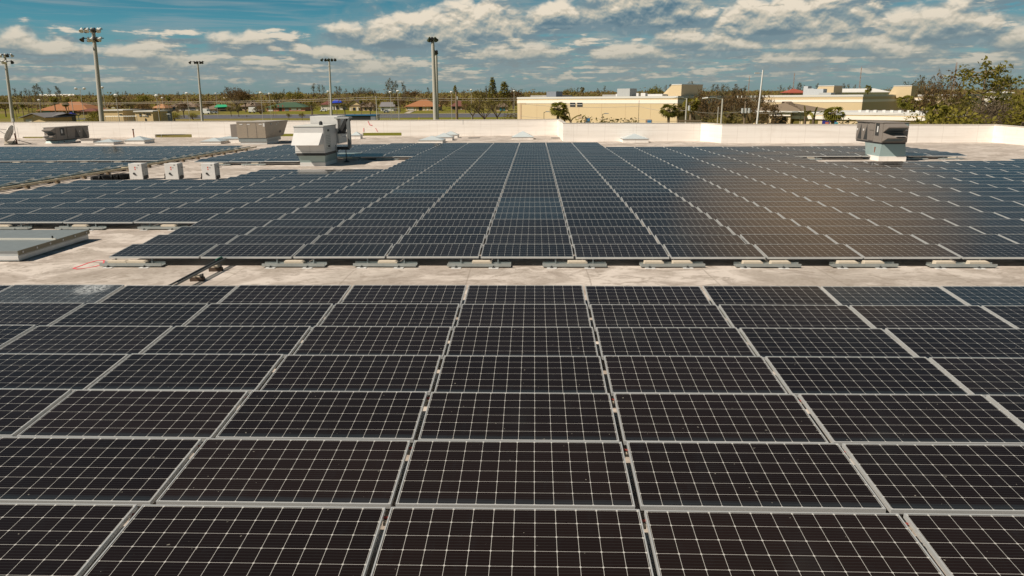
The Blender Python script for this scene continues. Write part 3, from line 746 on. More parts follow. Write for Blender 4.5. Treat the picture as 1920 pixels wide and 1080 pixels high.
# dark membrane roll / bundle
q0, q1 = on_roof(172, 341), on_roof(262, 334)
m_ = MB(); prev = None; rr_ = random.Random(5)
for k in range(15):
    f_ = k/14; a = q0.lerp(q1, f_) + Vector((0, rr_.uniform(-.08, .08), .12)); r_ = .10+.06*math.sin(f_*3.1)+rr_.uniform(0, .03)
    if prev: m_.tube(prev[0], a, prev[1], r_, 9)
    prev = (a, r_)
tag(m_.build('cable_bundle', BLACK), 'dark lumpy roll of cable lying behind the left panel block', 'cable bundle')

# pipes and conduit along the left field
for k, (dx_, z_, r_, m__, nm) in enumerate(((.55, .16, .05, mat('cream_pipe', (.52, .44, .30), .6), 'cream pipe running along the far left panel field'),
                                        (.22, .10, .04, DARK, 'dark tube for the shadowed rack edge of the far left field'),  # dark tube imitates the shadowed edge of the panel rack
                                        (.05, .19, .035, TEAL, 'pale teal conduit rail edging the far left panel field'))):
    t = empty('conduit_pipe', nm, 'pipe', (XF+dx_+.1, 0, 0))
    m_ = MB(); pts = [(0, y, zr(y)+z_) for y in (17, 30, 44, 56)]; m_.path(pts, r_, 8); m_.build('tube', m__, t)
    for j in range(16):
        y = 24+j*2.0; m_ = MB(); m_.box(-.08, .08, y-.07, y+.07, zr(y), zr(y)+z_-r_+.005); m_.build('support', WOOD if k == 0 else DARK, t)
# cross pipe behind the inverters
a, b = on_roof(150, 322), on_roof(246, 320)
t = empty('cross_pipe', 'short cream pipe crossing from the far left field towards the inverters', 'pipe')
m_ = MB(); a.z += .15; b.z += .15; m_.tube(a, b, .05, .05, 8); m_.build('tube', MATS['cream_pipe'], t)
for f_ in (.3, .75):
    q = a.lerp(b, f_); m_ = MB(); m_.box(q.x-.08, q.x+.08, q.y-.08, q.y+.08, q.z-.16, q.z-.045); m_.build('support', DARK, t)

# skylights: shallow pyramids on curbs
def skylight(u0, u1, vb, vc, vt, label, dep=1.):
    q = on_roof((u0+u1)/2, vb); Y = q.y
    xa, xb = at_y(u0, vb, Y).x, at_y(u1, vb, Y).x; w = xb-xa
    zc = at_y(u0, vc, Y).z - zr(Y); zt_ = at_y((u0+u1)/2, vt, Y+w*.5*dep).z - zr(Y)
    t = empty('skylight', label, 'skylight', ((xa+xb)/2, Y, zr(Y)), group='pyramid skylights near the parapet')
    d_ = w*dep; zc = max(zc, .18); zt_ = max(zt_, zc+.2)
    m_ = MB(); m_.box(-w/2, w/2, 0, d_, -.02, zc); m_.build('curb', PARA, t)
    m_ = MB(); m_.box(-w/2-.04, w/2+.04, -.04, d_+.04, zc+.002, zc+.05); m_.build('frame', GREYP, t)
    m_ = MB(); z1 = zc+.052
    c_ = [(-w/2, 0, z1), (w/2, 0, z1), (w/2, d_, z1), (-w/2, d_, z1)]; ap = (0, d_/2, zt_+.05)
    for k in range(4): m_.face([c_[k], c_[(k+1) % 4], ap])
    m_.face(c_[::-1]); m_.build('dome', SKYL, t)
skylight(178, 213, 271.5, 269, 261.5, 'low frosted skylight in front of the left parapet, leftmost of the row')
skylight(234, 271, 269.5, 264, 256, 'frosted pyramid skylight on a white curb by the thin vent pipe')
skylight(376, 414, 270, 266.5, 259, 'low frosted skylight left of the tan rooftop unit')
skylight(400, 455, 268, 261, 256, 'flat frosted skylight against the foot of the tan rooftop unit')
skylight(658, 676, 260.5, 254.5, 247.5, 'small frosted skylight behind the large white air handler')
skylight(785, 830, 267.8, 264, 255.5, 'frosted pyramid skylight, front one of the overlapping three')
skylight(814, 848, 263.5, 258, 250, 'frosted pyramid skylight, middle one of the overlapping three')
skylight(830, 858, 258.5, 253.5, 246.5, 'frosted pyramid skylight, rear one of the overlapping three')
skylight(960, 1000, 261.5, 258.5, 246.5, 'frosted pyramid skylight before the step in the parapet')
skylight(1168, 1216, 267.5, 261.5, 251.5, 'wide frosted pyramid skylight below the lower parapet')

def roof_px(u0, u1, vb, vt):
    q = on_roof((u0+u1)/2, vb); Y = q.y
    return at_y(u0, vb, Y).x, at_y(u1, vb, Y).x, Y, at_y((u0+u1)/2, vt, Y).z - zr(Y)

# large white air handler
xa, xb, Y, h_ = roof_px(556, 611, 312, 236)
w = xb-xa; t = empty('air_handler', 'large white rooftop air handler with front rain hood and dark tilted coil', 'air handler', (xa, Y, zr(Y)))
S = lambda v_: at_y(585, v_, Y).z - zr(Y)
zb0, zb1 = S(287.5), S(236)
m_ = MB(); m_.box(.18, w-.05, .1, 2.5, 0, S(305)); m_.build('curb', WHITEP, t)
m_ = MB(); m_.hexa([(.2, .14, S(305)+.002), (w-.06, .14, S(305)+.002), (w-.06, 2.5, S(305)+.002), (.2, 2.5, S(305)+.002), (.12, .05, S(292)), (w-.01, .05, S(292)), (w-.01, 2.6, S(292)), (.12, 2.6, S(292))]); m_.build('curb_adapter', TEAL, t)
m_ = MB(); m_.box(.06, w+.02, -.02, 2.7, S(292)+.002, zb0); m_.build('base_rail', DARK, t)
m_ = MB(); m_.box(0, w, 0, 2.6, zb0+.002, zb1-.06); m_.build('cabinet', WHITEP, t, .012)
m_ = MB(); m_.box(-.03, w+.03, -.03, 2.63, zb1-.058, zb1); m_.build('top_cover', mat('pale_grey_paint', (.60, .60, .56), .5, 0, .05), t, .01)
m_ = MB(); zt_, zl = S(249.5), S(271.5)
m_.hexa([(-.04, -.52, zl), (w-.18, -.52, zl), (w-.06, -.004, zl+.02), (.0, -.004, zl+.02), (.0, -.03, zt_), (w-.06, -.03, zt_), (w-.06, -.004, zt_+.01), (0, -.004, zt_+.01)]); m_.build('rain_hood', WHITEP, t)
for zz in (S(246), S(276)):
    m_ = MB(); m_.box(w+.002, w+.03, .75, 1.05, zz-.05, zz+.06); m_.build('latch', DARK, t)
m_ = MB(); m_.box(w+.002, w+.008, .35, 1.35, zb0+.1, zb1-.15); m_.build('access_door', mat('pale_grey_paint', (.6, .6, .56)), t)
m_ = MB()
for k in range(9): m_.box(w+.0085, w+.016, .42, 1.28, zb0+.2+k*.09, zb0+.225+k*.09)
m_.build('louvre', mat('louvre_grey', (.33, .34, .33), .6), t)
m_ = MB(); m_.box(-.002, w*.998, -.012, -.003, zb0+.10, zb0+.115); m_.box(w*.5-.006, w*.5+.006, -.012, -.003, zb0+.01, S(272)); m_.build('panel_joint', GREYP, t)
m_ = MB(); m_.path([(w+.05, 2.2, .05), (w+.05, 2.2, zb0+.3), (w+.02, 2.2, zb0+.3)], .03, 6); m_.build('conduit', GALVD, t)
m_ = MB(); m_.tube((w*.72, 1.2, zb1), (w*.72, 1.2, zb1+.16), .10, .10, 12); m_.tube((w*.72, 1.2, zb1+.16), (w*.72, 1.2, zb1+.22), .07, .05, 12); m_.build('vent_cap', DARK, t)
yr = 2.75; zr1 = S(222); zr0 = S(232)
X_ = lambda u: at_y(u, 240, Y+yr).x - xa
m_ = MB(); m_.box(.12, X_(634), yr, yr+1.9, zb0+.35, zr1+.05); m_.build('rear_section', WHITEP, t, .012)
def coil(x0, z0_, x1, z1_, th, nm, mt, y1_=.6):
    b = MB(); b.hexa([(x0-th, yr-.28, z0_), (x0+th, yr-.28, z0_), (x0+th, yr+y1_, z0_), (x0-th, yr+y1_, z0_), (x1-th, yr-.28, z1_), (x1+th, yr-.28, z1_), (x1+th, yr+y1_, z1_), (x1-th, yr+y1_, z1_)]); return b.build(nm, mt, t)
coil(X_(638), S(254), X_(652), S(226), .11, 'tilted_coil', DARK)
coil(X_(655), S(283), X_(655), S(226), .09, 'coil_frame', mat('mid_grey_paint', (.16, .17, .17), .5), -.05)
m_ = MB(); m_.box(X_(630), X_(657), yr-.28, yr+.6, S(225), S(222)); m_.build('coil_cap', GREYP, t)
m_ = MB(); m_.box(X_(634), X_(657), yr-.2, yr-.05, S(255), S(252)); m_.build('cross_bar', DARK, t)
m_ = MB(); m_.path([(X_(640), yr-.25, S(255)), (X_(644), yr-.25, S(261)), (X_(650), yr-.25, S(261)), (X_(655), yr-.25, S(255))], .03, 6); m_.build('hose', WHITEP, t)
m_ = MB(); m_.box(X_(618), X_(654), yr-.2, yr+.0, S(287), S(281)); m_.build('base_frame', DARK, t)
m_ = MB(); m_.tube((X_(646), yr, 0), (X_(646), yr, S(283)), .03, .03, 6); m_.tube((X_(646), yr, 0), (X_(646), yr, .10), .22, .05, 10); m_.build('leg', DARK, t)
q = on_roof(670, 297)
m_ = MB(); m_.box(-.9, .5, -.05, .05, 0, .28); m_.box(-.9, .5, -.05, .5, .281, .32)
o = m_.build('metal_sheet', TEAL); o.location = (q.x-.3, q.y, zr(q.y)); tag(o, 'bent pale teal metal sheet lying behind the white air handler', 'metal sheet')

# brown-grey packaged rooftop units with side coil notches and two hoods
def rooftop_unit(name_lab, xa, xb, Y, h_, zc, dep, mirror):
    """front face xa..xb at depth Y; the coil side faces left (or right when mirrored)"""
    w = xb-xa; t = empty('rooftop_unit', name_lab, 'rooftop unit', ((xa if not mirror else xb), Y, zr(Y)), group='brown rooftop units')
    k = 1 if not mirror else -1
    def bx(b, x0, x1, y0, y1, z0, z1): b.box(min(k*x0, k*x1), max(k*x0, k*x1), y0, y1, z0, z1)
    b = MB(); bx(b, -.05, w+.05, -.05, dep*.55, 0, zc*.28); b.build('curb', PARA, t)
    b = MB(); z1, z2 = zc*.28+.002, zc
    lo = [(-.02, -.02), (w+.02, -.02), (w+.02, dep*.5), (-.02, dep*.5)]; hi = [(.06, .05), (w-.04, .05), (w-.04, dep*.62), (.06, dep*.62)]
    if mirror: lo = [(k*x, y) for x, y in (lo[1], lo[0], lo[3], lo[2])]; hi = [(k*x, y) for x, y in (hi[1], hi[0], hi[3], hi[2])]
    b.hexa([(x, y, z1) for x, y in lo] + [(x, y, z2) for x, y in hi]); b.build('curb_adapter', TEAL, t)
    b = MB(); bx(b, .05, w-.05, .03, dep-.1, zc+.002, zc+.09); b.build('base_rail', DARK, t)
    zb = zc+.092; hb = h_-zb
    # body: notched side wall, built as slabs
    b = MB(); bx(b, .05, w, .0, dep, zb, h_-.05); b.build('cabinet', BROWNM, t, .01)
    b = MB(); pts = [(0, zb), (dep*.30, zb), (dep*.30, h_-.05), (0, h_-.05)]
    b.prism([(y, z) for y, z in pts], 'x', 0, k*.05)
    b.build('side_panel', BROWNM, t)
    for (y0, y1, ya) in ((dep*.55, dep*.70, dep*.60), (dep*.78, dep*.94, dep*.82)):
        c_ = MB(); c_.prism([(y0, zb+.06), (y1, zb+.06), (ya, zb+hb*.86)], 'x', k*.045, k*.049); c_.build('coil_opening', DARK, t)
        c_ = MB(); c_.tube((k*.05, y1+.07, zb+hb*.55), (k*.035, y1+.07, zb+hb*.55), .07, .07, 10); c_.build('fastener', WHITEP, t)
    c_ = MB(); c_.prism([(dep*.33, zb+.05), (dep*.50, zb+.05), (dep*.50, zb+hb*.55), (dep*.33, zb+hb*.55)], 'x', k*.02, k*.049); c_.build('access_door', BROWNM, t)
    c_ = MB(); c_.prism([(dep*.33, zb+hb*.58), (dep*.50, zb+hb*.58), (dep*.50, h_-.1), (dep*.33, h_-.1)], 'x', k*.02, k*.049); c_.build('access_door', BROWNM, t)
    c_ = MB(); c_.prism([(dep*.12, zb+hb*.32), (dep*.25, zb+hb*.32), (dep*.25, zb+hb*.93), (dep*.12, zb+hb*.93)], 'x', -k*.004, k*.0); c_.build('control_opening', DARK, t)
    c_ = MB(); c_.prism([(dep*.15, zb+hb*.5), (dep*.19, zb+hb*.5), (dep*.19, zb+hb*.8), (dep*.15, zb+hb*.8)], 'x', -k*.012, -k*.0042); c_.build('label_plate', WHITEP, t)
    b = MB(); bx(b, -.03, w+.04, -.04, dep+.03, h_-.048, h_); b.build('top_cover', BROWNM, t, .008)
    # two stacked hoods on the front
    for nm, (f0, f1, f2, f3) in (('upper_hood', (.95, .80, .755, .52)), ('lower_hood', (.48, .27, .235, .05))):
        out = .60; x0, x1 = .03, w*.80; Z = lambda f_: zb+hb*f_
        b = MB(); b.prism([(-.003, Z(f0)), (-out, Z(f1)), (-out, Z(f2)), (-.003, Z(f3))], 'x', min(k*x0, k*x1), max(k*x0, k*x1)); b.build(nm, BROWNM, t)
        b = MB(); e0, e1 = .12, .9; P0 = (-out+(out-.003)*e0, Z(f2+(f3-f2)*e0)-.006); P1 = (-out+(out-.003)*e1, Z(f2+(f3-f2)*e1)-.006)
        xa_, xb_ = k*(x0+.06), k*(x1-.06); b.hexa([(xa_, P0[0], P0[1]-.004), (xb_, P0[0], P0[1]-.004), (xb_, P1[0], P1[1]-.004), (xa_, P1[0], P1[1]-.004), (xa_, P0[0], P0[1]), (xb_, P0[0], P0[1]), (xb_, P1[0], P1[1]), (xa_, P1[0], P1[1])]); b.build('filter_screen', mat('blue_grey_mesh', (.10, .125, .14), .5, .3), t)
    b = MB(); bx(b, w*.83, w*.97, -.012, -.003, zb+hb*.68, zb+hb*.93); b.build('glazed_plate', TEAL, t)
    b = MB(); bx(b, w*.86, w*.97, -.012, -.003, zb+hb*.58, zb+hb*.64); b.build('sticker', WHITEP, t)
    b = MB(); bx(b, w*.35, w*.70, -.66, -.45, zb+hb*.33, zb+hb*.345); b.build('reflector_sheet', WHITEP, t)
    b = MB(); bx(b, .0, .02, dep*.19, dep*.215, zc*.35, zc*.8); b.build('rust_streak', RUST, t)
    return t
xa, xb, Y, h_ = roof_px(1648, 1696, 302, 229.5)
rooftop_unit('brown-grey rooftop unit with two front hoods standing among the panels', xa, xb, Y, h_, at_y(1670, 270.5, Y).z-zr(Y), Y*.083, False)
xa, xb, Y, h_ = roof_px(86, 108, 269.5, 239)
rooftop_unit('dark brown rooftop unit with hoods close to the left parapet', xa, xb, Y, h_, at_y(97, 264.5, Y).z-zr(Y), 5.0, True)

# tan unit
xa, xb, Y, h_ = roof_px(447, 500, 271, 228.5)
w = xb-xa; t = empty('packaged_unit', 'long tan rooftop unit on a grey curb before the parapet', 'rooftop unit', (xa, Y, zr(Y)), group='tan rooftop unit')
S = lambda v_: at_y(480, v_, Y).z - zr(Y)
m_ = MB(); m_.box(.15, w+.0, .1, 3.0, 0, S(266)); m_.build('curb', WHITEP, t)
m_ = MB(); m_.box(.05, w+.02, .05, 3.6, S(266)+.002, S(259)); m_.build('base_rail', GALVD, t)
m_ = MB(); m_.hexa([(0, 0, S(259)+.002), (w, 0, S(259)+.002), (w, 4.4, S(259)+.002), (0, 4.4, S(259)+.002), (0, 0, h_-.05), (w, 0, h_-.05), (w+.25, 5.2, h_-.05), (0, 5.2, h_-.05)]); m_.build('cabinet', TAN, t, .012)
m_ = MB(); m_.hexa([(-.02, -.03, h_-.048), (w+.03, -.03, h_-.048), (w+.28, 5.22, h_-.048), (-.02, 5.22, h_-.048), (-.02, -.03, h_), (w+.03, -.03, h_), (w+.28, 5.22, h_), (-.02, 5.22, h_)]); m_.build('top_cover', mat('pale_tan_sheet', (.40, .36, .31), .5), t)
m_ = MB(); xl = at_y(432, 250, Y).x - xa; m_.box(xl, -.004, .1, 3.5, S(257), S(233)); m_.build('side_box', BROWNM, t, .01)
for f_ in (.36, .68):
    m_ = MB(); m_.box(w*f_-.012, w*f_+.012, -.014, -.002, S(258), h_-.06); m_.build('panel_joint', BROWNM, t)
for f_ in (.16, .42, .84):
    m_ = MB(); m_.box(w*f_-.13, w*f_+.13, -.016, -.004, h_-.24, h_-.17); m_.build('label_plate', WHITEP, t)
m_ = MB(); m_.box(w*.93, w*.99, -.016, -.004, h_-.40, h_-.12); m_.build('label_plate', WHITEP, t)
for y_, z_ in ((1.2, .8), (2.4, .75), (2.8, .85)):
    m_ = MB(); m_.box(w+.02+y_*.03, w+.06+y_*.03, y_, y_+.2, S(259)+(h_-S(259))*z_, S(259)+(h_-S(259))*z_+.12); m_.build('sticker', GREYP, t)
m_ = MB(); m_.box(w+.03, w+.10, 3.2, 3.6, S(252), S(236)); m_.build('grille', DARK, t)

# satellite dish
q = on_roof(20, 271); Y = q.y; sx = lambda u: at_y(u, 250, Y).x - q.x; S = lambda v_: at_y(20, v_, Y).z - zr(Y)
t = empty('satellite_dish', 'large pale mesh satellite dish on a braced mast by the left parapet', 'satellite dish', (q.x, Y, zr(Y)))
cen = Vector((sx(21), 0, S(252))); ax = Vector((-.86, -.25, .42)).normalized(); ux = ax.orthogonal().normalized(); uy = ax.cross(ux); rad = .78
m_ = MB()
for i in range(5):
    for k in range(20):
        def P_(i_, k_): r_ = rad*i_/5; a_ = 2*math.pi*k_/20; return cen + ux*(math.cos(a_)*r_) + uy*(math.sin(a_)*r_) + ax*(r_*r_*.35)
        if i: m_.face([P_(i, k), P_(i, k+1), P_(i+1, k+1), P_(i+1, k)])
        else: m_.face([P_(0, k), P_(1, k), P_(1, k+1)])
ob = m_.build('dish', mat('pale_mesh_metal', (.55, .53, .48), .5, .2), t); so_ = ob.modifiers.new('skin', 'SOLIDIFY'); so_.thickness = .03
m_ = MB(); m_.tube((sx(29), 0, 0), (sx(27), 0, S(250)), .05, .05, 8); m_.build('mast', RUST, t)
m_ = MB(); m_.tube((sx(55), .2, .02), (sx(28), 0, S(262)), .03, .03, 6); m_.tube((sx(27), -.6, .02), (sx(28), 0, S(260)), .03, .03, 6); m_.build('brace', DARK, t)
m_ = MB(); m_.tube(cen+ax*.1+uy*.6, cen+ax*1.2, .018, .018, 6); m_.tube(cen+ax*.1-uy*.6, cen+ax*1.2, .018, .018, 6); m_.build('feed_arm', DARK, t)
m_ = MB(); m_.tube(cen+ax*1.15, cen+ax*1.3, .06, .06, 8); m_.build('feed_horn', GREYP, t)
m_ = MB(); m_.box(sx(8), sx(24), -.2, .4, 0, .28); m_.build('ballast_base', CONC, t)
m_ = MB(); m_.box(-.3, .9, -.4, .5, 0, .05); m_.build('base_plate', DARK, t)
q = on_roof(32, 268)
t = empty('antenna_mast', 'thin antenna mast with a white tip beside the satellite dish', 'antenna', (q.x, q.y, zr(q.y))); hh_ = at_y(31, 228, q.y).z-zr(q.y)
m_ = MB(); m_.tube((0, 0, 0), (0, 0, hh_), .025, .02, 6); m_.build('mast', DARK, t)
m_ = MB(); m_.tube((0, 0, hh_), (0, 0, hh_+.30), .05, .04, 8); m_.build('tip', WHITEP, t)
m_ = MB(); m_.tube((.25, 0, 0), (.25, 0, hh_*.75), .012, .012, 6); m_.build('whip', GREYP, t)
q = on_roof(252, 262.5); t = empty('vent_pipe', 'thin rusty vent pipe behind the pyramid skylight', 'vent pipe', (q.x, q.y, zr(q.y)))
hh_ = at_y(252, 243.5, q.y).z-zr(q.y); m_ = MB(); m_.tube((0, 0, 0), (0, 0, hh_), .055, .055, 8); m_.build('pipe', RUST, t); m_ = MB(); m_.tube((0, 0, hh_), (0, 0, hh_+.08), .09, .09, 8); m_.build('cap', DARK, t)
xa, xb, Y, h_ = roof_px(152, 175, 268, 261); t = empty('vent_box', 'low grey vent box between the brown unit and the skylights', 'vent box', (xa, Y, zr(Y)))
m_ = MB(); m_.box(0, xb-xa, 0, 1.2, 0, h_*.8); m_.build('curb', PARA, t); m_ = MB(); m_.box(-.05, xb-xa+.05, -.05, 1.25, h_*.8+.002, h_); m_.build('lid', BROWNM, t)
for u, v, lab in ((890, 259, 'small dark drain mat lying before the centre parapet'), (1046, 259, 'small drain cover by the parapet step')):
    q = on_roof(u, v); m_ = MB(); m_.tube((-.5, 0, .0), (-.5, 0, .05), .18, .16, 12); m_.box(-.5, .5, -.35, .35, .0, .04); o = m_.build('drain_cover', DARK); o.location = (q.x, q.y, zr(q.y)); tag(o, lab, 'drain cover')

# ------------------------------------------------------------------ trees
def blob_leaves(b, c, rad, n, size, rr, mi=1, lo=0., hi=1., flat=.8, droop=0.):
    for _ in range(n):
        d = Vector((rr.gauss(0, 1), rr.gauss(0, 1), rr.gauss(0, flat)))
        if d.length < 1e-6: continue
        d = d.normalized()*(rad*rr.random()**.45)
        p = Vector(c)+d; p.z -= droop*rr.random()
        x = Vector((rr.gauss(0, 1), rr.gauss(0, 1), rr.gauss(0, .6))).normalized(); y = x.orthogonal().normalized()
        s = size*rr.uniform(.55, 1.35); y = (y*math.cos(1.)+x.cross(y)*math.sin(rr.uniform(0, 6)))
        x = x*s; y = y.normalized()*s*.55
        b.face([p-x, p-y*.8, p+x, p+y], mi, min(1, max(0, rr.uniform(lo, hi))))
def branch(b, p, d, L, r, depth, rr, tips, spread=.6, n=3, up=.12):
    q = Vector(p)+Vector(d)*L; b.tube(p, q, r, r*.6, 5, 0, False)
    if depth == 0: tips.append(q); return
    for k in range(n):
        e = (Vector(d)+Vector((rr.gauss(0, spread), rr.gauss(0, spread), rr.gauss(up, spread*.6)))).normalized()
        branch(b, Vector(p).lerp(q, rr.uniform(.6, 1.)), e, L*rr.uniform(.55, .85), r*.55, depth-1, rr, tips, spread, n, up)
def tree_mesh(kind, seed, leaf):
    """unit-height tree: (trunk mesh, crown mesh)"""
    rr = random.Random(seed); tr, cr = MB(), MB()
    if kind == 'broad':
        tips = []; tr.tube((0, 0, 0), (.01, 0, .3), .03, .022, 7)
        for k in range(5):
            w = k*1.26+rr.random(); branch(tr, (.01, 0, .28), Vector((math.cos(w)*.6, math.sin(w)*.6, .8)).normalized(), .22, .014, 2, rr, tips, .5, 2)
        for q in tips[:]: blob_leaves(cr, (q.x*1.05, q.y*1.05, min(q.z, .9)), .13, 34, .027, rr)
        for k in range(6): w = rr.uniform(0, 6.3); blob_leaves(cr, (math.cos(w)*.27, math.sin(w)*.27, rr.uniform(.38, .7)), .14, 30, .034, rr)
    elif kind == 'bare':
        tips = []; tr.tube((0, 0, 0), (.0, .01, .22), .028, .02, 7)
        for k in range(6):
            w = k*1.05+rr.random(); branch(tr, (0, .01, .2), Vector((math.cos(w)*.75, math.sin(w)*.75, .8)).normalized(), .24, .012, 3, rr, tips, .5, 3)
        for q in tips: cr.tube(q, q+Vector((rr.gauss(0, .05), rr.gauss(0, .05), rr.gauss(.03, .04))), .003, .001, 3, 0, False)
        for q in tips: blob_leaves(cr, q, .06, 3, .022, rr, 0)
    elif kind == 'casuarina':
        lean = rr.uniform(-.06, .06)
        tr.tube((0, 0, 0), (lean, 0, .95), .016, .004, 6)
        for k in range(26):
            z = .28+.68*rr.random()**.8; w = rr.uniform(0, 6.3); L = .20*(1.15-z)*rr.uniform(.5, 1.2)
            a = Vector((lean*z, 0, z)); q = a+Vector((math.cos(w)*L, math.sin(w)*L, L*rr.uniform(.3, 1.)))
            tr.tube(a, q, .005, .002, 4, 0, False); blob_leaves(cr, q, .05, 9, .017, rr, 0, flat=1.5)
            if rr.random() < .6: blob_leaves(cr, a.lerp(q, .6), .05, 7, .017, rr, 0, flat=1.5)
    elif kind == 'conifer':
        tr.tube((0, 0, 0), (0, 0, .98), .018, .004, 6)
        for k in range(16):
            z = .22+.76*k/15; rd = .16*(1.02-z)**.7+.015
            for j in range(7):
                w = j*.9+rr.random(); q = Vector((math.cos(w)*rd, math.sin(w)*rd, z-.01)); tr.tube((0, 0, z), q, .004, .002, 3, 0, False)
                blob_leaves(cr, q*.95, .03, 5, .025, rr, 0, 0, .7); blob_leaves(cr, (q.x*.5, q.y*.5, z), .035, 4, .025, rr, 0, 0, .7)
    elif kind == 'palm':                         # round fan-leaved head on a slim stem
        rad = .15; top = 1-rad*1.02; tr.tube((0, 0, 0), (.012, 0, .5), .024, .019, 8); tr.tube((.012, 0, .5), (0, 0, top), .019, .024, 8)
        for k in range(52):
            w = k*2.4+rr.uniform(-.2, .2); el_ = math.asin(rr.uniform(-.97, .97)); t0 = rr.random()*.7
            hd = Vector((math.cos(w)*math.cos(el_), math.sin(w)*math.cos(el_), math.sin(el_))); sd = Vector((-math.sin(w), math.cos(w), 0)); sd = (sd + hd.cross(sd)*rr.uniform(-1.2, 1.2)).normalized(); up_ = hd.cross(sd)
            p = Vector((0, 0, top)); q = p+hd*rad*rr.uniform(.4, .6); tr.tube(p, q, .003, .002, 3, 0, False)
            L = rad*rr.uniform(.45, .62)
            for j in range(7):
                a_ = (j-3)*.38; d_ = (hd*math.cos(a_)+sd*math.sin(a_)).normalized(); e_ = q+d_*L*.6; f_ = q+d_*L+Vector((0, 0, -.018-.02*rr.random())); wv = (d_.cross(up_)).normalized()*.0085
                cr.face([q-wv*.4, e_-wv, e_+wv, q+wv*.4], 0, min(1, t0+.3*rr.random())); cr.face([e_-wv, f_, e_+wv], 0, min(1, t0+.3*rr.random()))
        for k in range(10):                       # dry skirt
            w = rr.uniform(0, 6.3); p = Vector((0, 0, top-.02)); q = p+Vector((math.cos(w)*.05, math.sin(w)*.05, -rr.uniform(.05, .14))); sd = Vector((-math.sin(w), math.cos(w), 0))*.012
            cr.face([p-sd, q-sd, q+sd, p+sd], 0, .9)
    elif kind == 'pine':                         # tall open crown in clumps
        tr.tube((0, 0, 0), (.02, 0, .5), .020, .014, 8); tr.tube((.02, 0, .5), (.0, 0, .93), .014, .005, 6)
        for k in range(38):
            z = .36+.60*rr.random(); w = rr.uniform(0, 6.3); L = (.40 if z < .75 else .26)*rr.uniform(.45, 1.)*(1.0 if z > .45 else .7)
            a = Vector((.01, 0, z-.05)); q = a+Vector((math.cos(w)*L, math.sin(w)*L, L*rr.uniform(.05, .55))); q.z = min(q.z, .97)
            tr.tube(a, q, .006, .002, 4, 0, False)
            blob_leaves(cr, q, .080, 46, .019, rr, 0, flat=.7); blob_leaves(cr, a.lerp(q, .65), .055, 16, .019, rr, 0, .2, 1.)
    elif kind == 'bush':
        for k in range(5): w = rr.uniform(0, 6.3); tr.tube((0, 0, 0), (math.cos(w)*.35, math.sin(w)*.35, .6), .03, .01, 5)
        for k in range(11):
            w = rr.uniform(0, 6.3); d_ = rr.uniform(.05, .5); blob_leaves(cr, (math.cos(w)*d_, math.sin(w)*d_, rr.uniform(.25, .72)), .26, 120, .032, rr, 0)
    elif kind == 'thicket':                      # grey tangled bare brush with some leaves
        tips = []
        for k in range(10):
            w = rr.uniform(0, 6.3); d_ = rr.uniform(0, .35); branch(tr, (math.cos(w)*d_, math.sin(w)*d_, 0), Vector((rr.gauss(0, .35), rr.gauss(0, .35), 1)).normalized(), .34, .016, 3, rr, tips, .55, 3)
        for q in tips: blob_leaves(cr, q, .10, 7, .020, rr, 0)
    elif kind == 'stub':                          # torn banana-like stem with two leaves
        tr.tube((0, 0, 0), (.03, 0, .6), .035, .02, 6)
        for w, L in ((.5, .26), (2.6, .24), (1.4, .18)):
            hd = Vector((math.cos(w), 0, .75)).normalized(); p = Vector((.03, 0, .58))
            for j in range(3):
                n_ = p+hd*L/3; s_ = Vector((0, .02, .022-.005*j)); cr.face([p-s_, n_-s_*.8, n_+s_*.8, p+s_], 0, rr.random()); p = n_; hd = (hd+Vector((0, 0, -.3))).normalized()
    cr.m = [0]*len(cr.m)
    zs = sorted([p[2] for p in cr.v]+[p[2] for p in tr.v]); kz = 1/zs[int(len(zs)*.997)-1]
    for m in (tr, cr): m.v = [(x, y, z*kz) for x, y, z in m.v]
    trunk = tr.mesh('trunk', BARKP if kind in ('palm', 'pine') else (L_TWIG if kind in ('bare', 'thicket') else BARK), False)
    crown = cr.mesh('crown', leaf, False)
    return trunk, crown
CACHE = {}
def tree(kind, leaf, u, vtop, D, label, widen=1., seed=None, base=None, group=None, name=None, cat='tree', vb=None):
    """a tree at depth D whose top stands in line with (u, vtop)"""
    sd = (hash_(u)) % 3 if seed is None else seed
    key = (kind, leaf.name, sd)
    if key not in CACHE: CACHE[key] = tree_mesh(kind, sd*17+3, leaf)
    p = ground_at(u, D); top = at_y(u, vtop, D)
    hgt = max(top.z-p.z, .8)
    nm = name or {'broad': 'leafy_tree', 'bare': 'bare_tree', 'casuarina': 'casuarina_tree', 'conifer': 'conifer_tree', 'palm': 'palm_tree', 'pine': 'pine_tree', 'bush': 'bush', 'thicket': 'bare_thicket', 'stub': 'torn_banana_plant'}[kind]
    o = empty(nm, label, cat, (p.x, D, p.z-.05), (u*1.7) % 6.3, group); o.scale = (hgt*widen, hgt*widen, hgt)
    for n_, me in zip(('trunk', 'crown'), CACHE[key]):
        if not me.polygons: continue
        c = bpy.data.objects.new(n_, me); C.objects.link(c); c.parent = o
    return o
def hash_(u): return int(u*7.3)
def gd(v, u=900): return on_ground(u, v).y   # depth of the ground seen at picture height v

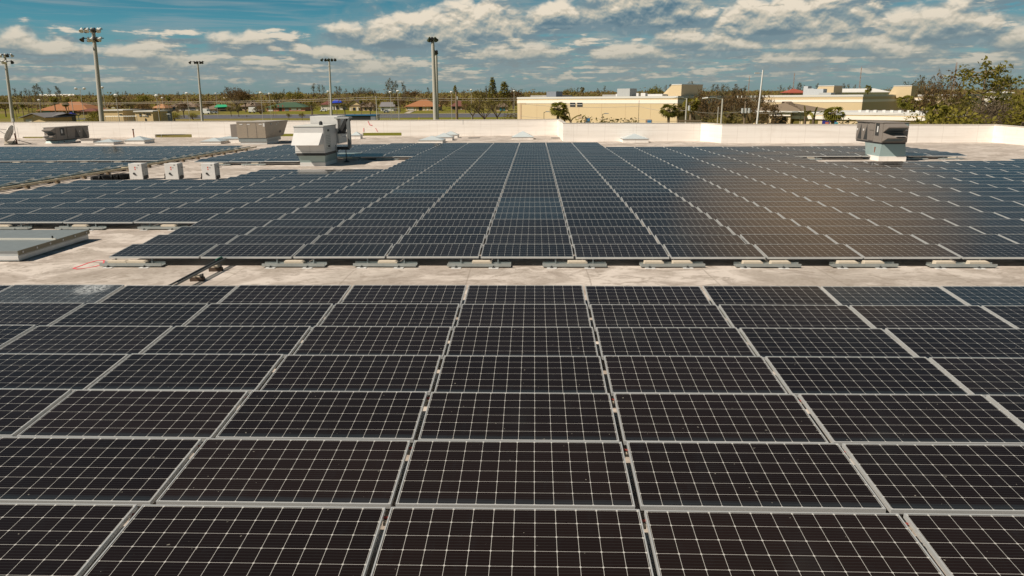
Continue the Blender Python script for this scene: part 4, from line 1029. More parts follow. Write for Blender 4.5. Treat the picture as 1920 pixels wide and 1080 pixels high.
SKY_G = 'sparse trees rising over the treeline'
sky_trees = [(33, 164, 330), (41, 170, 330), (52, 165, 345), (59, 168, 340), (71, 159, 330), (77, 156, 345), (83, 166, 335), (99, 165, 350), (110, 160, 360), (117, 164, 350), (171, 172, 500), (190, 171, 480), (224, 171, 470), (240, 170, 470),
             (337, 171, 600), (380, 170, 520), (443, 163, 360), (449, 165, 380), (470, 168, 520), (535, 166, 480), (563, 163, 430), (589, 156, 420), (600, 158, 400), (610, 159, 410), (633, 160, 420), (640, 161, 430), (651, 166, 450),
             (672, 165, 480), (679, 163, 470), (692, 164, 500), (727, 153, 390), (731, 146, 380), (736, 150, 385), (744, 151, 380), (757, 153, 390), (761, 160, 395), (803, 163, 480), (870, 168, 520), (912, 161, 360),
             (1063, 166, 500), (1083, 163, 520), (1120, 165, 480), (1133, 160, 450), (1245, 159, 420), (1256, 157, 430), (1271, 156, 420), (1291, 153, 300), (1299, 152, 310), (1335, 156, 360), (1342, 157, 360), (1352, 157, 365), (1365, 158, 330), (1378, 156, 340), (1393, 160, 380),
             (1461, 159, 450), (1475, 160, 460), (1494, 155, 420), (1499, 154, 425), (1504, 159, 430), (1527, 156, 430), (1569, 162, 480), (1580, 156, 430), (1587, 157, 440), (1597, 158, 430), (1676, 160, 500), (1715, 152, 210), (1722, 141, 220), (1728, 147, 215), (1736, 150, 230), (1889, 158, 420), (1900, 161, 430)]
SKY_LAND = [(33, 'grey sparse tree'), (99, 'thin sparse tree'), (171, 'tiny upright tree'), (337, 'tiny sparse tree'), (443, 'browned sparse tree'), (535, 'sparse tree'), (589, 'wispy tall tree'), (672, 'thin bare tree'), (727, 'tall wispy tree'), (803, 'small thin tree'), (1063, 'small tree'), (1245, 'red-brown sparse tree'), (1291, 'sparse tree'), (1461, 'thin grey tree'), (1715, 'gaunt bare tree'), (1889, 'small upright tree')]
for i, (u, v, D) in enumerate(sky_trees):
    lf = L_BROWN if u in (443, 449, 1245, 1256, 679, 1342, 1378) else L_GREY
    adj = [a for x, a in SKY_LAND if x <= u][-1]
    kd = 'bare' if u in (443, 449, 672, 692, 1715, 1728, 1365) else 'casuarina'
    nth = ('' if i == 0 else ORD[i+1]+' ') if i < 29 else ''
    lab = f"{adj} on the skyline, {nth or 'leftmost '}from the left" if 0 < i < 29 else f"{adj} leftmost on the skyline" if i == 0 else f"{adj} on the skyline, {ORD[len(sky_trees)-i] if len(sky_trees)-i < 31 else 'middle'} from the right" if len(sky_trees)-i < 31 else 'small sparse tree on the skyline above the paired school windows' if u == 1063 else f"{adj} between the blue tarp roof and the school, {ORD[i-25]} from the left"
    tree(kd, lf, u, v, D, lab, 1.15 if kd == 'bare' else 1.0, i % 4, group=SKY_G)

MID = 'trees among the houses'
for kind, lf, u, v, D, wd_, lab in [
    ('palm', L_PALM, 28, 199, 250, 1.1, 'dark drooping palm by the lawn at the left edge'), ('broad', L_OLIVE, 8, 184, 280, 1.3, 'olive tree at the far left behind the lawn'),
    ('palm', L_PALM, 41, 191, 235, 1.1, 'yellowish palm left of the orange-roofed hall'), ('bush', L_OLIVE, 66, 204, 240, 1.2, 'low dark bush before the orange-roofed hall'),
    ('palm', L_PALM, 103, 180, 210, 1., 'thin yellow-green palm above the pavilion roof'), ('palm', L_OLIVE, 123, 189, 225, 1.3, 'shaggy dark palm in front of the orange roof'),
    ('palm', L_PALM, 128, 182, 300, .9, 'small palm behind the orange roof'), ('bush', L_GREEN, 178, 208, 160, 1.3, 'bright green bush at the foot of the tall lamp pole'),
    ('bush', L_OLIVE, 158, 220, 150, 1.2, 'small hedge bush beside the blue canopies'), ('palm', L_OLIVE, 195, 212, 155, 1.1, 'short palm in front of the long cream shed'),
    ('broad', L_OLIVE, 241, 187, 260, 1.2, 'olive leafy tree behind the long cream shed'), ('broad', L_BROWN, 270, 192, 230, 1.4, 'browned leafy tree behind the ticket booth'), ('bush', L_BROWN, 276, 201, 210, 1.3, 'rounded brown bush beside the ticket booth roof'),
    ('broad', L_GREEN, 268, 178, 340, 1.6, 'wide yellow-green tree right of the cream shed'), ('broad', L_OLIVE, 222, 176, 380, 1.4, 'wind-bent olive tree behind the thin street lamps'),
    ('palm', L_PALM, 317, 179, 300, 1., 'small palm before the red-roofed far house'), ('broad', L_BROWN, 343, 191, 255, 1.2, 'dark browned tree before the brown-roofed house'), ('bush', L_GREEN, 325, 210, 220, 1.6, 'sprawling green bush beside the road'),
    ('bush', L_GREEN, 360, 211, 235, 1.5, 'low green hedge at the roadside'), ('broad', L_BROWN, 390, 187, 320, 1.3, 'brown tree behind the parked white van'), ('broad', L_OLIVE, 380, 178, 420, 1.3, 'olive tree by the slim stadium pole'),
    ('bare', L_BROWN, 444, 162, 330, 1.3, 'large red-brown bare tree left of the white box truck'), ('broad', L_BROWN, 460, 171, 330, 1.3, 'rounded orange-brown tree above the tan roofs'),
    ('broad', L_OLIVE, 432, 198, 270, 1.1, 'small olive tree in a front yard by the green tarp'), ('broad', L_OLIVE, 446, 198, 265, 1.1, 'second small yard tree right of the green tarp'),
    ('palm', L_GREEN, 511, 198, 262, .9, 'small dark palm before the pink-walled house'), ('palm', L_GREEN, 516, 196, 268, .9, 'slim palm beside the pink house porch'), ('bush', L_BROWN, 488, 196, 300, 1.4, 'browned bush left of the pagoda roof'),
    ('broad', L_OLIVE, 520, 172, 360, 1.3, 'broad dull tree behind the pagoda roof'), ('broad', L_GREEN, 552, 171, 390, 1.3, 'green tree above the green-roofed house'), ('broad', L_OLIVE, 540, 212, 225, 1.1, 'wind-torn small tree on the verge by the road'),
    ('broad', L_OLIVE, 565, 210, 220, 1.0, 'second torn tree on the verge by the road'), ('palm', L_OLIVE, 461, 216, 225, .8, 'short palm stump on the verge'), ('broad', L_OLIVE, 585, 191, 285, 1.4, 'olive leafy tree right of the pink house'),
    ('palm', L_PALM, 583, 188, 280, 1., 'shaggy palm right of the pink house'), ('palm', L_OLIVE, 631, 196, 280, 1., 'palm in front of the blue tarp'), ('broad', L_OLIVE, 646, 190, 272, 1.3, 'bushy tree between the blue tarp and gabled house'),
    ('palm', L_PALM, 677, 186, 285, .9, 'thin palm beside the gabled cream house'), ('bare', L_BROWN, 694, 188, 275, 1.2, 'bare spreading tree by the small tan house'), ('palm', L_PALM, 709, 187, 290, 1., 'palm behind the thin utility pole'),
    ('palm', L_PALM, 741, 189, 300, 1.2, 'leafy palm right of the grey-roofed house'), ('broad', L_BROWN, 750, 185, 320, 1.4, 'brown tree left of the bright orange roof'), ('broad', L_BROWN, 771, 169, 420, 1.4, 'rounded brown tree above the orange roof'),
    ('bush', L_OLIVE, 664, 213, 245, 1.3, 'low scrub on the verge before the dugout'), ('broad', L_BROWN, 828, 180, 330, 1.5, 'tall brown tree right of the twin stadium poles'), ('broad', L_GREEN, 873, 189, 300, 1.1, 'small green tree behind the brown bungalow'),
    ('bare', L_OLIVE, 908, 178, 175, 1.35, 'large bare spreading tree beside the cream school wall'), ('bare', L_OLIVE, 932, 183, 185, 1.2, 'second bare spreading tree nearer the school wall'), ('bare', L_BROWN, 886, 190, 205, 1.2, 'smaller bare tree left of the spreading ones'),
    ('bush', L_OLIVE, 961, 209, 165, 1.5, 'rounded olive bush against the school corner'), ('conifer', L_GREEN, 924, 145, 330, 1.3, 'tall pointed conifer left of the school'), ('conifer', L_GREEN, 946, 153, 330, 1.9, 'dense blunt conifer next to the pointed one'), ('conifer', L_GREEN, 854, 160, 420, 1.2, 'tiny dark conifer on the skyline by the stadium poles'),
    ('broad', L_BROWN, 962, 166, 360, 1.4, 'brown tree just left of the school roofline'), ('broad', L_OLIVE, 900, 169, 380, 1.5, 'olive tree behind the bare spreading tree'),
    ('broad', L_OLIVE, 1068, 164, 420, 1.1, 'dark green tree top over the school roof'), ('palm', L_OLIVE, 1091, 163, 420, .9, 'palm top over the school roof'), ('broad', L_GREEN, 1227, 160, 420, 1.0, 'green tree top left of the sloped roof tower')]:
    tree(kind, lf, u, v, D, lab, wd_, group=MID)

SCH = 'plants in front of the school'
for kind, lf, u, v, D, wd_, lab in [
    ('palm', L_PALM, 1047, 190, 100, 1.3, 'green fan palm in front of the plain cream wall'), ('palm', L_OLIVE, 1059, 203, 102, .9, 'withered grey palm leaning beside the fan palm'),
    ('palm', L_PALM, 1255, 193, 96, 1.3, 'tall pale-leaved palm at the corner of the cream wall'), ('palm', L_GREEN, 1296, 183, 110, 1.3, 'dark bushy palm on the shaded school side'), ('palm', L_OLIVE, 1273, 196, 108, 1.3, 'half-hidden palm between the two corner palms'),
    ('bush', L_OLIVE, 1120, 217, 100, 1.3, 'straggly bush right of the first blue door'), ('bush', L_OLIVE, 1142, 223, 100, 1.3, 'low straggly bush under the wall lamp'), ('bush', L_OLIVE, 1188, 221, 100, 1.3, 'low dry bush left of the second blue door'),
    ('stub', L_OLIVE, 1073, 209, 98, 1.2, 'torn banana stem before the cream wall'),
    ('bare', L_BROWN, 1330, 166, 120, .95, 'tall browned bare tree before the shaded school side'), ('bare', L_BROWN, 1352, 172, 118, .95, 'second browned bare tree before the shaded school side'), ('bare', L_BROWN, 1386, 165, 122, .9, 'browned bare tree behind the transformer pole'), ('bare', L_BROWN, 1412, 168, 124, .95, 'browned bare tree beside the white lamp post'), ('bare', L_OLIVE, 1312, 174, 126, .8, 'leafless tree near the school corner'), ('palm', L_OLIVE, 1366, 207, 105, 1.3, 'dark low palm under the bare trees'), ('bare', L_BROWN, 1437, 190, 112, .9, 'small bare tree at the canopy'),
    ('bush', L_BROWN, 1465, 220, 100, 1.6, 'brown bush under the white entrance sign'), ('bush', L_OLIVE, 1384, 215, 108, 1.8, 'dark undergrowth beneath the bare trees'), ('bush', L_OLIVE, 1340, 217, 112, 1.9, 'undergrowth against the shaded school side'),
    ('stub', L_OLIVE, 1513, 199, 92, 1.1, 'torn banana stem over the low wing, left one'), ('stub', L_PALM, 1526, 201, 92, 1.3, 'torn banana stem over the low wing, right one'),
    ('palm', L_PALM, 1565, 199, 88, 1.45, 'round yellow-green palm before the low wing windows'), ('bush', L_GREY, 1578, 224, 90, 1.4, 'grey-green shrub right of the round palm'), ('palm', L_PALM, 1624, 159, 260, .9, 'wind-blown palm above the pale far roof'),
    ('palm', L_PALM, 1697, 178, 115, 1.3, 'green palm beyond the low wing roof, left of three'), ('palm', L_PALM, 1715, 187, 113, 1.4, 'green palm beyond the low wing roof, middle of three'), ('palm', L_PALM, 1740, 178, 112, 1.3, 'green palm beyond the low wing roof, right of three'),
    ('palm', L_PALM, 1758, 195, 82, 1.4, 'sunlit palm at the end of the low wing'),
    ('pine', L_GREEN, 1838, 115, 92, 1.05, 'tallest open-crowned green tree at the right'), ('pine', L_GREY, 1870, 137, 105, .5, 'grey-green tree behind the tallest one'),
    ('bare', L_BROWN, 1757, 130, 96, .62, 'tall browned bare tree left of the tallest green tree'), ('bare', L_BROWN, 1775, 152, 94, .5, 'thin bare tree between the two tall ones'), ('pine', L_OLIVE, 1778, 178, 88, .8, 'olive leafy tree below the browned bare tree'),
    ('bush', L_GREEN, 1778, 194, 80, .95, 'dense green bush at the end of the wing'), ('thicket', L_TWIG, 1808, 196, 84, .9, 'pale tangled brush under the tallest tree'), ('bush', L_GREEN, 1800, 206, 78, 1.1, 'green bush nearest the parapet'), ('bush', L_GREEN, 1830, 214, 76, 1.3, 'yellow-green bush among grey brush'),
    ('thicket', L_TWIG, 1850, 190, 84, .9, 'grey tangled brush right of the tallest tree trunk'), ('thicket', L_TWIG, 1885, 184, 84, .9, 'grey tangled brush at the parapet corner'), ('thicket', L_TWIG, 1815, 205, 80, 1.1, 'low bare brush close behind the parapet'), ('thicket', L_TWIG, 1862, 204, 80, 1.1, 'bare tangled brush low behind the parapet'), ('thicket', L_TWIG, 1905, 200, 82, 1.1, 'bare tangled brush at the far right edge'),
    ('broad', L_GREEN, 1912, 170, 120, .8, 'green tree at the right edge over the brush'), ('broad', L_OLIVE, 1893, 180, 110, .9, 'dull tree behind the brush at the right edge'), ('bush', L_GREEN, 1908, 184, 80, 1.2, 'bright green bush at the right edge'), ('bush', L_BROWN, 1868, 204, 88, 1.6, 'browned bush filling the gap behind the brush')]:
    tree(kind, lf, u, v, D, lab, wd_, group=SCH)

# far wood: one mass of browned crowns to the horizon
rr = random.Random(11); fw = MB()
TT = []
for k in range(11000):
    D = 370*(1900/370)**(rr.random()**1.3); u = rr.uniform(-150, 2070); x = at_y(u, 180, D).x
    z = gz(D); hgt = rr.uniform(3.6, 7.6) if D < 600 else rr.uniform(4.2, 8.6)
    hgt *= 1.35 if rr.random() < .06 else 1
    tone = rr.random(); mi = rr.choices((0, 1, 2), (6, 4, 1.2))[0]
    n_ = 13 if D < 700 else 7; s_ = .42 if D < 700 else .0008*D
    for j in range(n_):
        c = Vector((x+rr.gauss(0, hgt*.38), D+rr.gauss(0, hgt*.3), z+hgt*rr.uniform(.25, 1.)))
        a = Vector((rr.gauss(0, 1), rr.gauss(0, 1), rr.gauss(0, .7))).normalized(); b = a.orthogonal().normalized(); sz = s_*rr.uniform(.7, 1.8)
        fw.face([c-a*sz, c-b*sz*.6, c+a*sz, c+b*sz*.7], mi, min(1, max(0, tone*.6+rr.uniform(0, .4))))
o = fw.build('far_woodland', [L_BROWN, L_OLIVE, L_GREEN], None, 0, False)
tag(o, 'browned storm-stripped woodland spreading to the horizon', 'woodland', kind='stuff')

# ------------------------------------------------------------------ houses and other buildings
def col_mat(name, c, **k): return mat(name, c, k.pop('rough', .8), 0, k.pop('var', .1), k.pop('scale', .6), **k)
W_CREAM = col_mat('cream_render', (.62, .47, .26)); W_WHITE = col_mat('white_render', (.66, .62, .55)); W_PINK = col_mat('pink_render', (.52, .25, .18)); W_TAN = col_mat('tan_render', (.46, .34, .22)); W_BROWN = col_mat('brown_render', (.22, .14, .09))
R_ORANGE = col_mat('orange_tiles', (.33, .145, .065), scale=2.); R_RED = col_mat('red_tiles', (.34, .09, .06), scale=2.); R_BROWN = col_mat('brown_shingles', (.19, .14, .10), scale=2.); R_GREY = col_mat('grey_shingles', (.20, .19, .19), scale=2.); R_GREEN = col_mat('green_tiles', (.055, .10, .06), scale=2.); R_WHITE = col_mat('white_roof_sheet', (.66, .64, .60)); R_TAN = col_mat('tan_tiles', (.42, .22, .11), scale=2.); R_DKRED = col_mat('dark_red_tiles', (.16, .065, .05), scale=2.)
TARP_B = col_mat('blue_tarp', (.02, .05, .38)); TARP_G = col_mat('green_tarp', (.03, .33, .16)); BLUE = col_mat('blue_paint', (.02, .12, .24), var=.05); NAVY = col_mat('navy_canvas', (.015, .02, .16)); AQUA = col_mat('aqua_paint', (.05, .25, .30))
GLZ = mat('dark_window', (.03, .035, .04), .12, 0, .1, 1., spec=.6); OCHRE_GL = mat('ochre_window', (.13, .11, .03), .25, 0, .2, 1., spec=.5); SHADEW = mat('grey_shutter_and_shade', (.20, .22, .25), .6)  # the grey serves shutters and the painted shade on shed and booth ends

def house(name, label, u0, u1, vr, ve, vb, wall, roof, wins=(), style='hip', depth=9., cat='house', group='houses across the road', D=None, ext=None):
    Y = gd(vb, (u0+u1)/2) if D is None else D
    z = gz(Y); xa, xb = at_y(u0, vb, Y).x, at_y(u1, vb, Y).x; w = xb-xa
    he = at_y((u0+u1)/2, ve, Y).z - z; hr = at_y((u0+u1)/2, vr, Y+depth/2).z - z; hr = max(hr, he+.4)
    t = empty(name, label, cat, ((xa+xb)/2, Y, z), 0, group); a = w/2
    b = MB(); b.box(-a, a, 0, depth, -.3, he-.002)
    if style == 'gable': b.prism([(-a, he), (a, he), (0, hr-.12)], 'y', .02, depth-.02)
    b.build('wall', wall, t)
    o_ = .6; b = MB(); e = he-.1
    if style == 'hip':
        rin = min(depth/2, w*.42); A = [(-a-o_, -o_, e), (a+o_, -o_, e), (a+o_, depth+o_, e), (-a-o_, depth+o_, e)]; r1, r2 = (-a+rin, depth/2, hr), (a-rin, depth/2, hr)
        b.face([A[0], A[1], r2, r1]); b.face([A[1], A[2], r2]); b.face([A[2], A[3], r1, r2]); b.face([A[3], A[0], r1]); b.face(A[::-1])
        b.box(-a-o_, a+o_, -o_-.02, -o_, e-.18, e+.02)
    elif style == 'gable':                     # ridge runs away from the viewer
        for s_ in (-1, 1):
            b.hexa([(0, -o_, hr), (s_*(a+o_), -o_, e), (s_*(a+o_), depth+o_, e), (0, depth+o_, hr), (0, -o_, hr+.16), (s_*(a+o_), -o_, e+.16), (s_*(a+o_), depth+o_, e+.16), (0, depth+o_, hr+.16)])
    elif style == 'ridge':                     # ridge runs across
        b.hexa([(-a-o_, -o_, e), (a+o_, -o_, e), (a+o_, depth/2, hr), (-a-o_, depth/2, hr), (-a-o_, -o_, e+.15), (a+o_, -o_, e+.15), (a+o_, depth/2, hr+.15), (-a-o_, depth/2, hr+.15)])
        b.hexa([(-a-o_, depth/2, hr), (a+o_, depth/2, hr), (a+o_, depth+o_, e), (-a-o_, depth+o_, e), (-a-o_, depth/2, hr+.15), (a+o_, depth/2, hr+.15), (a+o_, depth+o_, e+.15), (-a-o_, depth+o_, e+.15)])
    else:
        b.box(-a-.2, a+.2, -.2, depth+.2, he, he+.25)
    b.build('roof', roof, t)
    sc_ = Y/F
    for (wu0, wu1, wv0, wv1, nm, mt) in wins:
        wx0, wx1 = at_y(wu0, wv0, Y).x-(xa+xb)/2, at_y(wu1, wv0, Y).x-(xa+xb)/2; z1, z0_ = at_y(wu0, wv0, Y).z-z, at_y(wu0, wv1, Y).z-z
        b = MB(); b.box(wx0, wx1, -.10, -.02, max(z0_, .02), z1); b.build(nm, mt, t)
    if ext: ext(t, Y, z, (xa+xb)/2)
    return t
house('community_hall', 'long hall under a bright orange tiled roof left of the tall pole', 72, 166, 191, 206.5, 214, W_BROWN, R_ORANGE, [(80, 94, 208, 213, 'window', AQUA), (98, 103, 208, 214, 'window', GLZ), (132, 140, 208, 213.5, 'window', GLZ), (148, 158, 209, 213, 'window', GLZ), (109, 112, 205, 214, 'column', W_TAN), (115, 118, 205, 214, 'column', W_TAN)], depth=16, cat='hall')
house('portico', 'low dark red porch roof right of the orange-roofed hall', 148, 181, 203, 208, 215.5, W_BROWN, R_DKRED, [(152, 154, 208, 215, 'column', W_TAN), (163, 165, 208, 215, 'column', W_TAN), (173, 175, 208, 215, 'column', W_TAN)], depth=7, cat='porch')
house('pavilion', 'cream pavilion with a grey gabled roof near the parapet', 46, 86, 212.5, 220.5, 236, W_CREAM, R_GREY, [(48.5, 58, 224, 236, 'door', WHITEP), (59, 60, 223, 236, 'post', W_WHITE), (62, 66, 217, 220, 'vent', W_WHITE)], 'gable', 9, 'pavilion', 'sports field buildings', D=150)
house('open_shelter', 'white-framed open shelter with a grey roof beside the pavilion', 84, 101, 214, 218, 236, GLZ, R_GREY, [(97.5, 99.5, 218, 236, 'post', W_WHITE), (84, 100, 217, 219, 'beam', W_WHITE)], 'ridge', 8, 'shelter', 'sports field buildings', D=153)
for u0, u1, v0, lab in ((98, 116, 213.5, 'blue canvas canopy nearest the pavilion'), (121, 138, 212.5, 'blue canvas canopy right of the first canopy')):
    Y = 165; t = empty('canopy', lab, 'canopy', (at_y((u0+u1)/2, 220, Y).x, Y, gz(Y)), 0, 'blue canvas canopies'); a = (at_y(u1, 220, Y).x-at_y(u0, 220, Y).x)/2
    he = at_y(u0, v0+4, Y).z-gz(Y); b = MB(); tp = (0, a, he+.75); c_ = [(-a, 0, he), (a, 0, he), (a, 2*a, he), (-a, 2*a, he)]
    for k in range(4): b.face([c_[k], c_[(k+1) % 4], tp])
    b.build('canvas', NAVY, t)
    for x in (-a+.1, a-.1):
        for y in (.1, 2*a-.1): b = MB(); b.tube((x, y, 0), (x, y, he), .06, .06, 6); b.build('post', AQUA, t)
    for k, x in enumerate((-a*.4, a*.5)):
        b = MB(); b.box(x-.9, x+.9, a*.6, a*.6+.8, .70, .76); b.box(x-.9, x+.9, a*.6-.5, a*.6-.2, .42, .46); b.box(x-.05, x+.05, a*.6, a*.6+.8, 0, .7); b.box(x-.7, x-.6, a*.6-.5, a*.6+.8, 0, .42); b.box(x+.6, x+.7, a*.6-.5, a*.6+.8, 0, .42)
        o = b.build('picnic_table', AQUA); o.location = t.location; tag(o, f"teal picnic table {'left' if k == 0 else 'right'} under the {lab.replace('blue canvas canopy ', 'canopy ')}", 'picnic table', 'picnic tables under the canopies')
house('storage_shed', 'long cream shed with a shade-coloured end wall behind the left parapet', 191, 232, 207.5, 208, 226, W_CREAM, R_WHITE, [(224, 229, 214, 216, 'vent', GLZ)], 'flat', 7, 'shed', 'sports field buildings', D=150)
house('shed_shaded_end', 'right end of the long cream shed, its shade coloured dark grey', 232.5, 249, 207, 208, 226, SHADEW, R_GREY, [(233.5, 239, 213.5, 217.5, 'window', GLZ), (250, 252, 212, 220, 'door', GLZ)], 'flat', 8, 'shed', 'sports field buildings', D=156)  # separate grey box stands in for the cream shed's shaded end
house('ticket_booth', 'small cream block building with square signs and shuttered openings', 255, 288, 209.5, 210, 228, W_CREAM, R_WHITE, [(261, 265, 213.5, 215, 'sign', GLZ), (261, 265, 216, 218, 'window', SHADEW), (268, 272, 211.5, 213, 'sign', GLZ), (274, 278, 213, 215.3, 'window', GLZ), (279, 282, 213, 215.3, 'window', GLZ), (274, 278, 217, 218.5, 'sign', SHADEW), (267, 273, 215.5, 218, 'window', W_WHITE), (272, 274, 222, 228, 'bin', GLZ)], 'flat', 6, 'booth', 'sports field buildings', D=146)
house('booth_shaded_side', 'right side of the small cream block building, its shade coloured grey', 288.5, 297, 210, 210.5, 227, SHADEW, R_GREY, [(290, 294, 215, 226, 'door', GREYP)], 'flat', 6, 'booth', 'sports field buildings', D=149)  # grey colour imitates shade on the cream booth's right side
house('bungalow', 'brown-roofed white bungalow left of the parked van', 310, 372, 191.5, 200, 207.5, W_WHITE, R_BROWN, [(316, 322, 201.5, 206, 'window', GLZ), (322.5, 328, 202, 204.5, 'window', BLUE), (288, 292, 202, 207, 'window', GLZ), (340, 352, 201, 206, 'garage_door', R_GREY), (355, 366, 201, 206.5, 'window', SHADEW)], depth=13)
house('bungalow', 'small white house partly hidden left of the brown-roofed bungalow', 286, 309, 195, 202, 208.5, W_WHITE, R_TAN, [(289, 293, 203, 207, 'window', GLZ), (297, 302, 203, 206, 'window', GLZ)], depth=9)
house('bungalow', 'tan-roofed house behind the ticket booth', 247, 263, 199, 203, 207, W_WHITE, R_TAN, [(250, 255, 204, 206, 'window', GLZ)], depth=9)
house('bungalow', 'red tiled house roof beyond the street lamps', 297, 329, 185.5, 190, 194, W_BROWN, R_RED, [(305, 310, 191, 193, 'window', GLZ)], depth=12)
house('bungalow', 'pale blue-grey house roof behind the red tiled roof', 286, 304, 184.5, 187.5, 190, W_WHITE, R_GREY, [(290, 294, 188.5, 189.5, 'window', GLZ)], depth=9)
house('bungalow', 'brown house with a bright green tarp on its roof', 376, 436, 196, 204, 209, W_TAN, R_BROWN, [(384, 392, 205, 208.5, 'window', GLZ), (413, 424, 205, 212, 'garage_door', GLZ)], depth=12)
def tarp(u0, u1, v0, v1, Y, m, lab):
    a, b_, c, d_ = at_y(u0, v1, Y), at_y(u1, v1-1.2, Y), at_y(u1-3, v0, Y+3.5), at_y(u0+5, v0, Y+3.5); b = MB(); up = Vector((0, -.05, .12)); dn = Vector((0, .06, -.10))
    b.hexa([p+dn for p in (a, b_, c, d_)]+[p+up for p in (a, b_, c, d_)]); tag(b.build('roof_tarp', m), lab, 'tarp')
yt_ = gd(209, 406); tarp(401.5, 427, 196.5, 201.8, yt_-1.0, TARP_G, 'bright green tarp over the brown roof')
house('bungalow', 'brown-roofed house left of the white box truck', 452, 480, 190, 199, 207, W_TAN, R_BROWN, [(456, 462, 201, 205, 'window', GLZ)], depth=12)
house('bungalow', 'green-roofed house with pink walls and a red porch', 500, 572, 191.5, 200.5, 208.5, W_PINK, R_GREEN, [(503, 512, 202, 208.5, 'garage_door', R_WHITE), (523, 528, 200.5, 208.5, 'door', GLZ), (520.5, 522.5, 197, 209, 'column', R_RED), (529, 531, 197, 209, 'column', R_RED), (534, 541, 201, 208, 'window', SHADEW), (546, 556, 202.5, 206.5, 'window', W_WHITE), (559, 564, 203, 206.5, 'window', W_WHITE)], depth=13)
house('pagoda_house', 'small grey pyramid roof rising behind the green-roofed house', 499, 515, 187, 190.8, 199, W_BROWN, R_WHITE, [(503, 511, 192, 195, 'window', GLZ)], depth=11)
house('bungalow', 'dark red-roofed white house behind the slim stadium pole', 602, 620, 189.5, 195.5, 206, W_WHITE, R_DKRED, [(605, 614, 202, 208, 'garage_door', R_WHITE)], depth=10)
house('bungalow', 'white house with a blue tarp covering its roof', 621, 643, 188, 194, 206, W_WHITE, R_BROWN, [(625, 627, 198, 206, 'column', GLZ), (630, 636, 198, 205, 'window', GLZ)], depth=10)
tarp(621.5, 641, 187.6, 193.6, gd(206, 630)-.9, TARP_B, 'bright blue tarp stretched over a house roof')
house('bungalow', 'orange-tan roof behind the blue tarp', 632, 652, 183, 187, 192, W_TAN, R_TAN, [(640, 644, 188, 190, 'window', GLZ)], depth=10)
house('gabled_house', 'cream house with a pale gable and white columns', 655, 675, 187.5, 195.5, 208, W_CREAM, R_BROWN, [(657, 659, 201, 208, 'column', W_WHITE), (661.5, 666.5, 201.5, 207, 'window', GLZ), (669, 672, 201, 208, 'column', W_WHITE), (672.5, 674, 202, 207, 'window', GLZ), (655, 676, 197, 199.5, 'eave_shade', R_BROWN)], 'gable', 11)
house('bungalow', 'small tan house with brown roof right of the gabled house', 680, 700, 192, 199.5, 208, W_TAN, R_BROWN, [(684, 687, 202, 206.5, 'window', GLZ), (693, 697, 201, 208, 'door', GLZ)], depth=10)
house('bungalow', 'grey-roofed house with a white garage and car in front', 714, 738, 192, 200, 208.5, W_WHITE, R_GREY, [(722, 733, 202, 208.5, 'garage_door', R_WHITE), (716, 719, 202, 207, 'window', GLZ)], 'ridge', 10)
house('bungalow', 'wide house with a bright orange hip roof and cream columns', 761, 822, 186.5, 199, 207.5, W_CREAM, R_ORANGE, [(764, 776, 201, 206.5, 'garage_door', R_WHITE), (778, 780, 199.5, 207.5, 'column', W_WHITE), (785, 791, 200.5, 207, 'door', GLZ), (794, 796, 198, 208, 'column', W_WHITE), (800, 803, 199, 207, 'column', W_WHITE), (806, 814, 200.5, 205.5, 'window', W_WHITE), (807.5, 812.5, 201, 205, 'pane', GLZ)], depth=14)
house('bungalow', 'low brown-roofed bungalow behind the wooden utility pole', 846, 873, 188.5, 198.5, 206, W_BROWN, R_DKRED, [(864, 865.5, 198, 206, 'column', W_WHITE), (850, 858, 200, 205, 'window', GLZ)], depth=11)
house('bungalow', 'house with a blue panel seen through bare trees', 929, 952, 192, 199.5, 208.5, W_TAN, R_BROWN, [(937, 947, 201.5, 207.5, 'window', AQUA)], depth=9)
for k, (u0, u1, vr, ve, vb, rf, lab) in enumerate([(67, 141, 176.5, 181, 184, R_WHITE, 'long white roof on the far left horizon'), (16, 27, 183, 186, 189, R_WHITE, 'small white far roof at the left edge'), (46, 64, 188, 191, 195, R_GREY, 'blue-grey far roof left of the orange hall'), (409, 431, 181.5, 185.5, 188, R_WHITE, 'white far roof beyond the green tarp house'), (470, 483, 182, 185.5, 188, R_WHITE, 'small white far roof above the box truck'), (483, 494, 181, 184, 187, TARP_B, 'dark blue far roof above the box truck'), (545, 556, 180, 184, 187, R_GREY, 'pale far roof above the pink house'), (413, 440, 184, 189, 193, R_BROWN, 'brown far roof below the white far roof'), (860, 886, 187, 189.5, 192, R_DKRED, 'dark red far roof by the globe lamp'), (226, 236, 187, 190, 193, R_WHITE, 'pale far roof behind the cream shed'), (190, 216, 193, 197, 203, R_GREY, 'grey house roof behind the tall lamp pole'), (222, 250, 189, 192, 198, R_BROWN, 'brown house roof behind the shed end')]):
    house('distant_house', lab, u0, u1, vr, ve, vb, W_WHITE, rf, [(u0+(u1-u0)*.3, u0+(u1-u0)*.42, ve+.6, ve+1.6, 'window', GLZ)], 'hip', 12, 'house', 'distant houses')

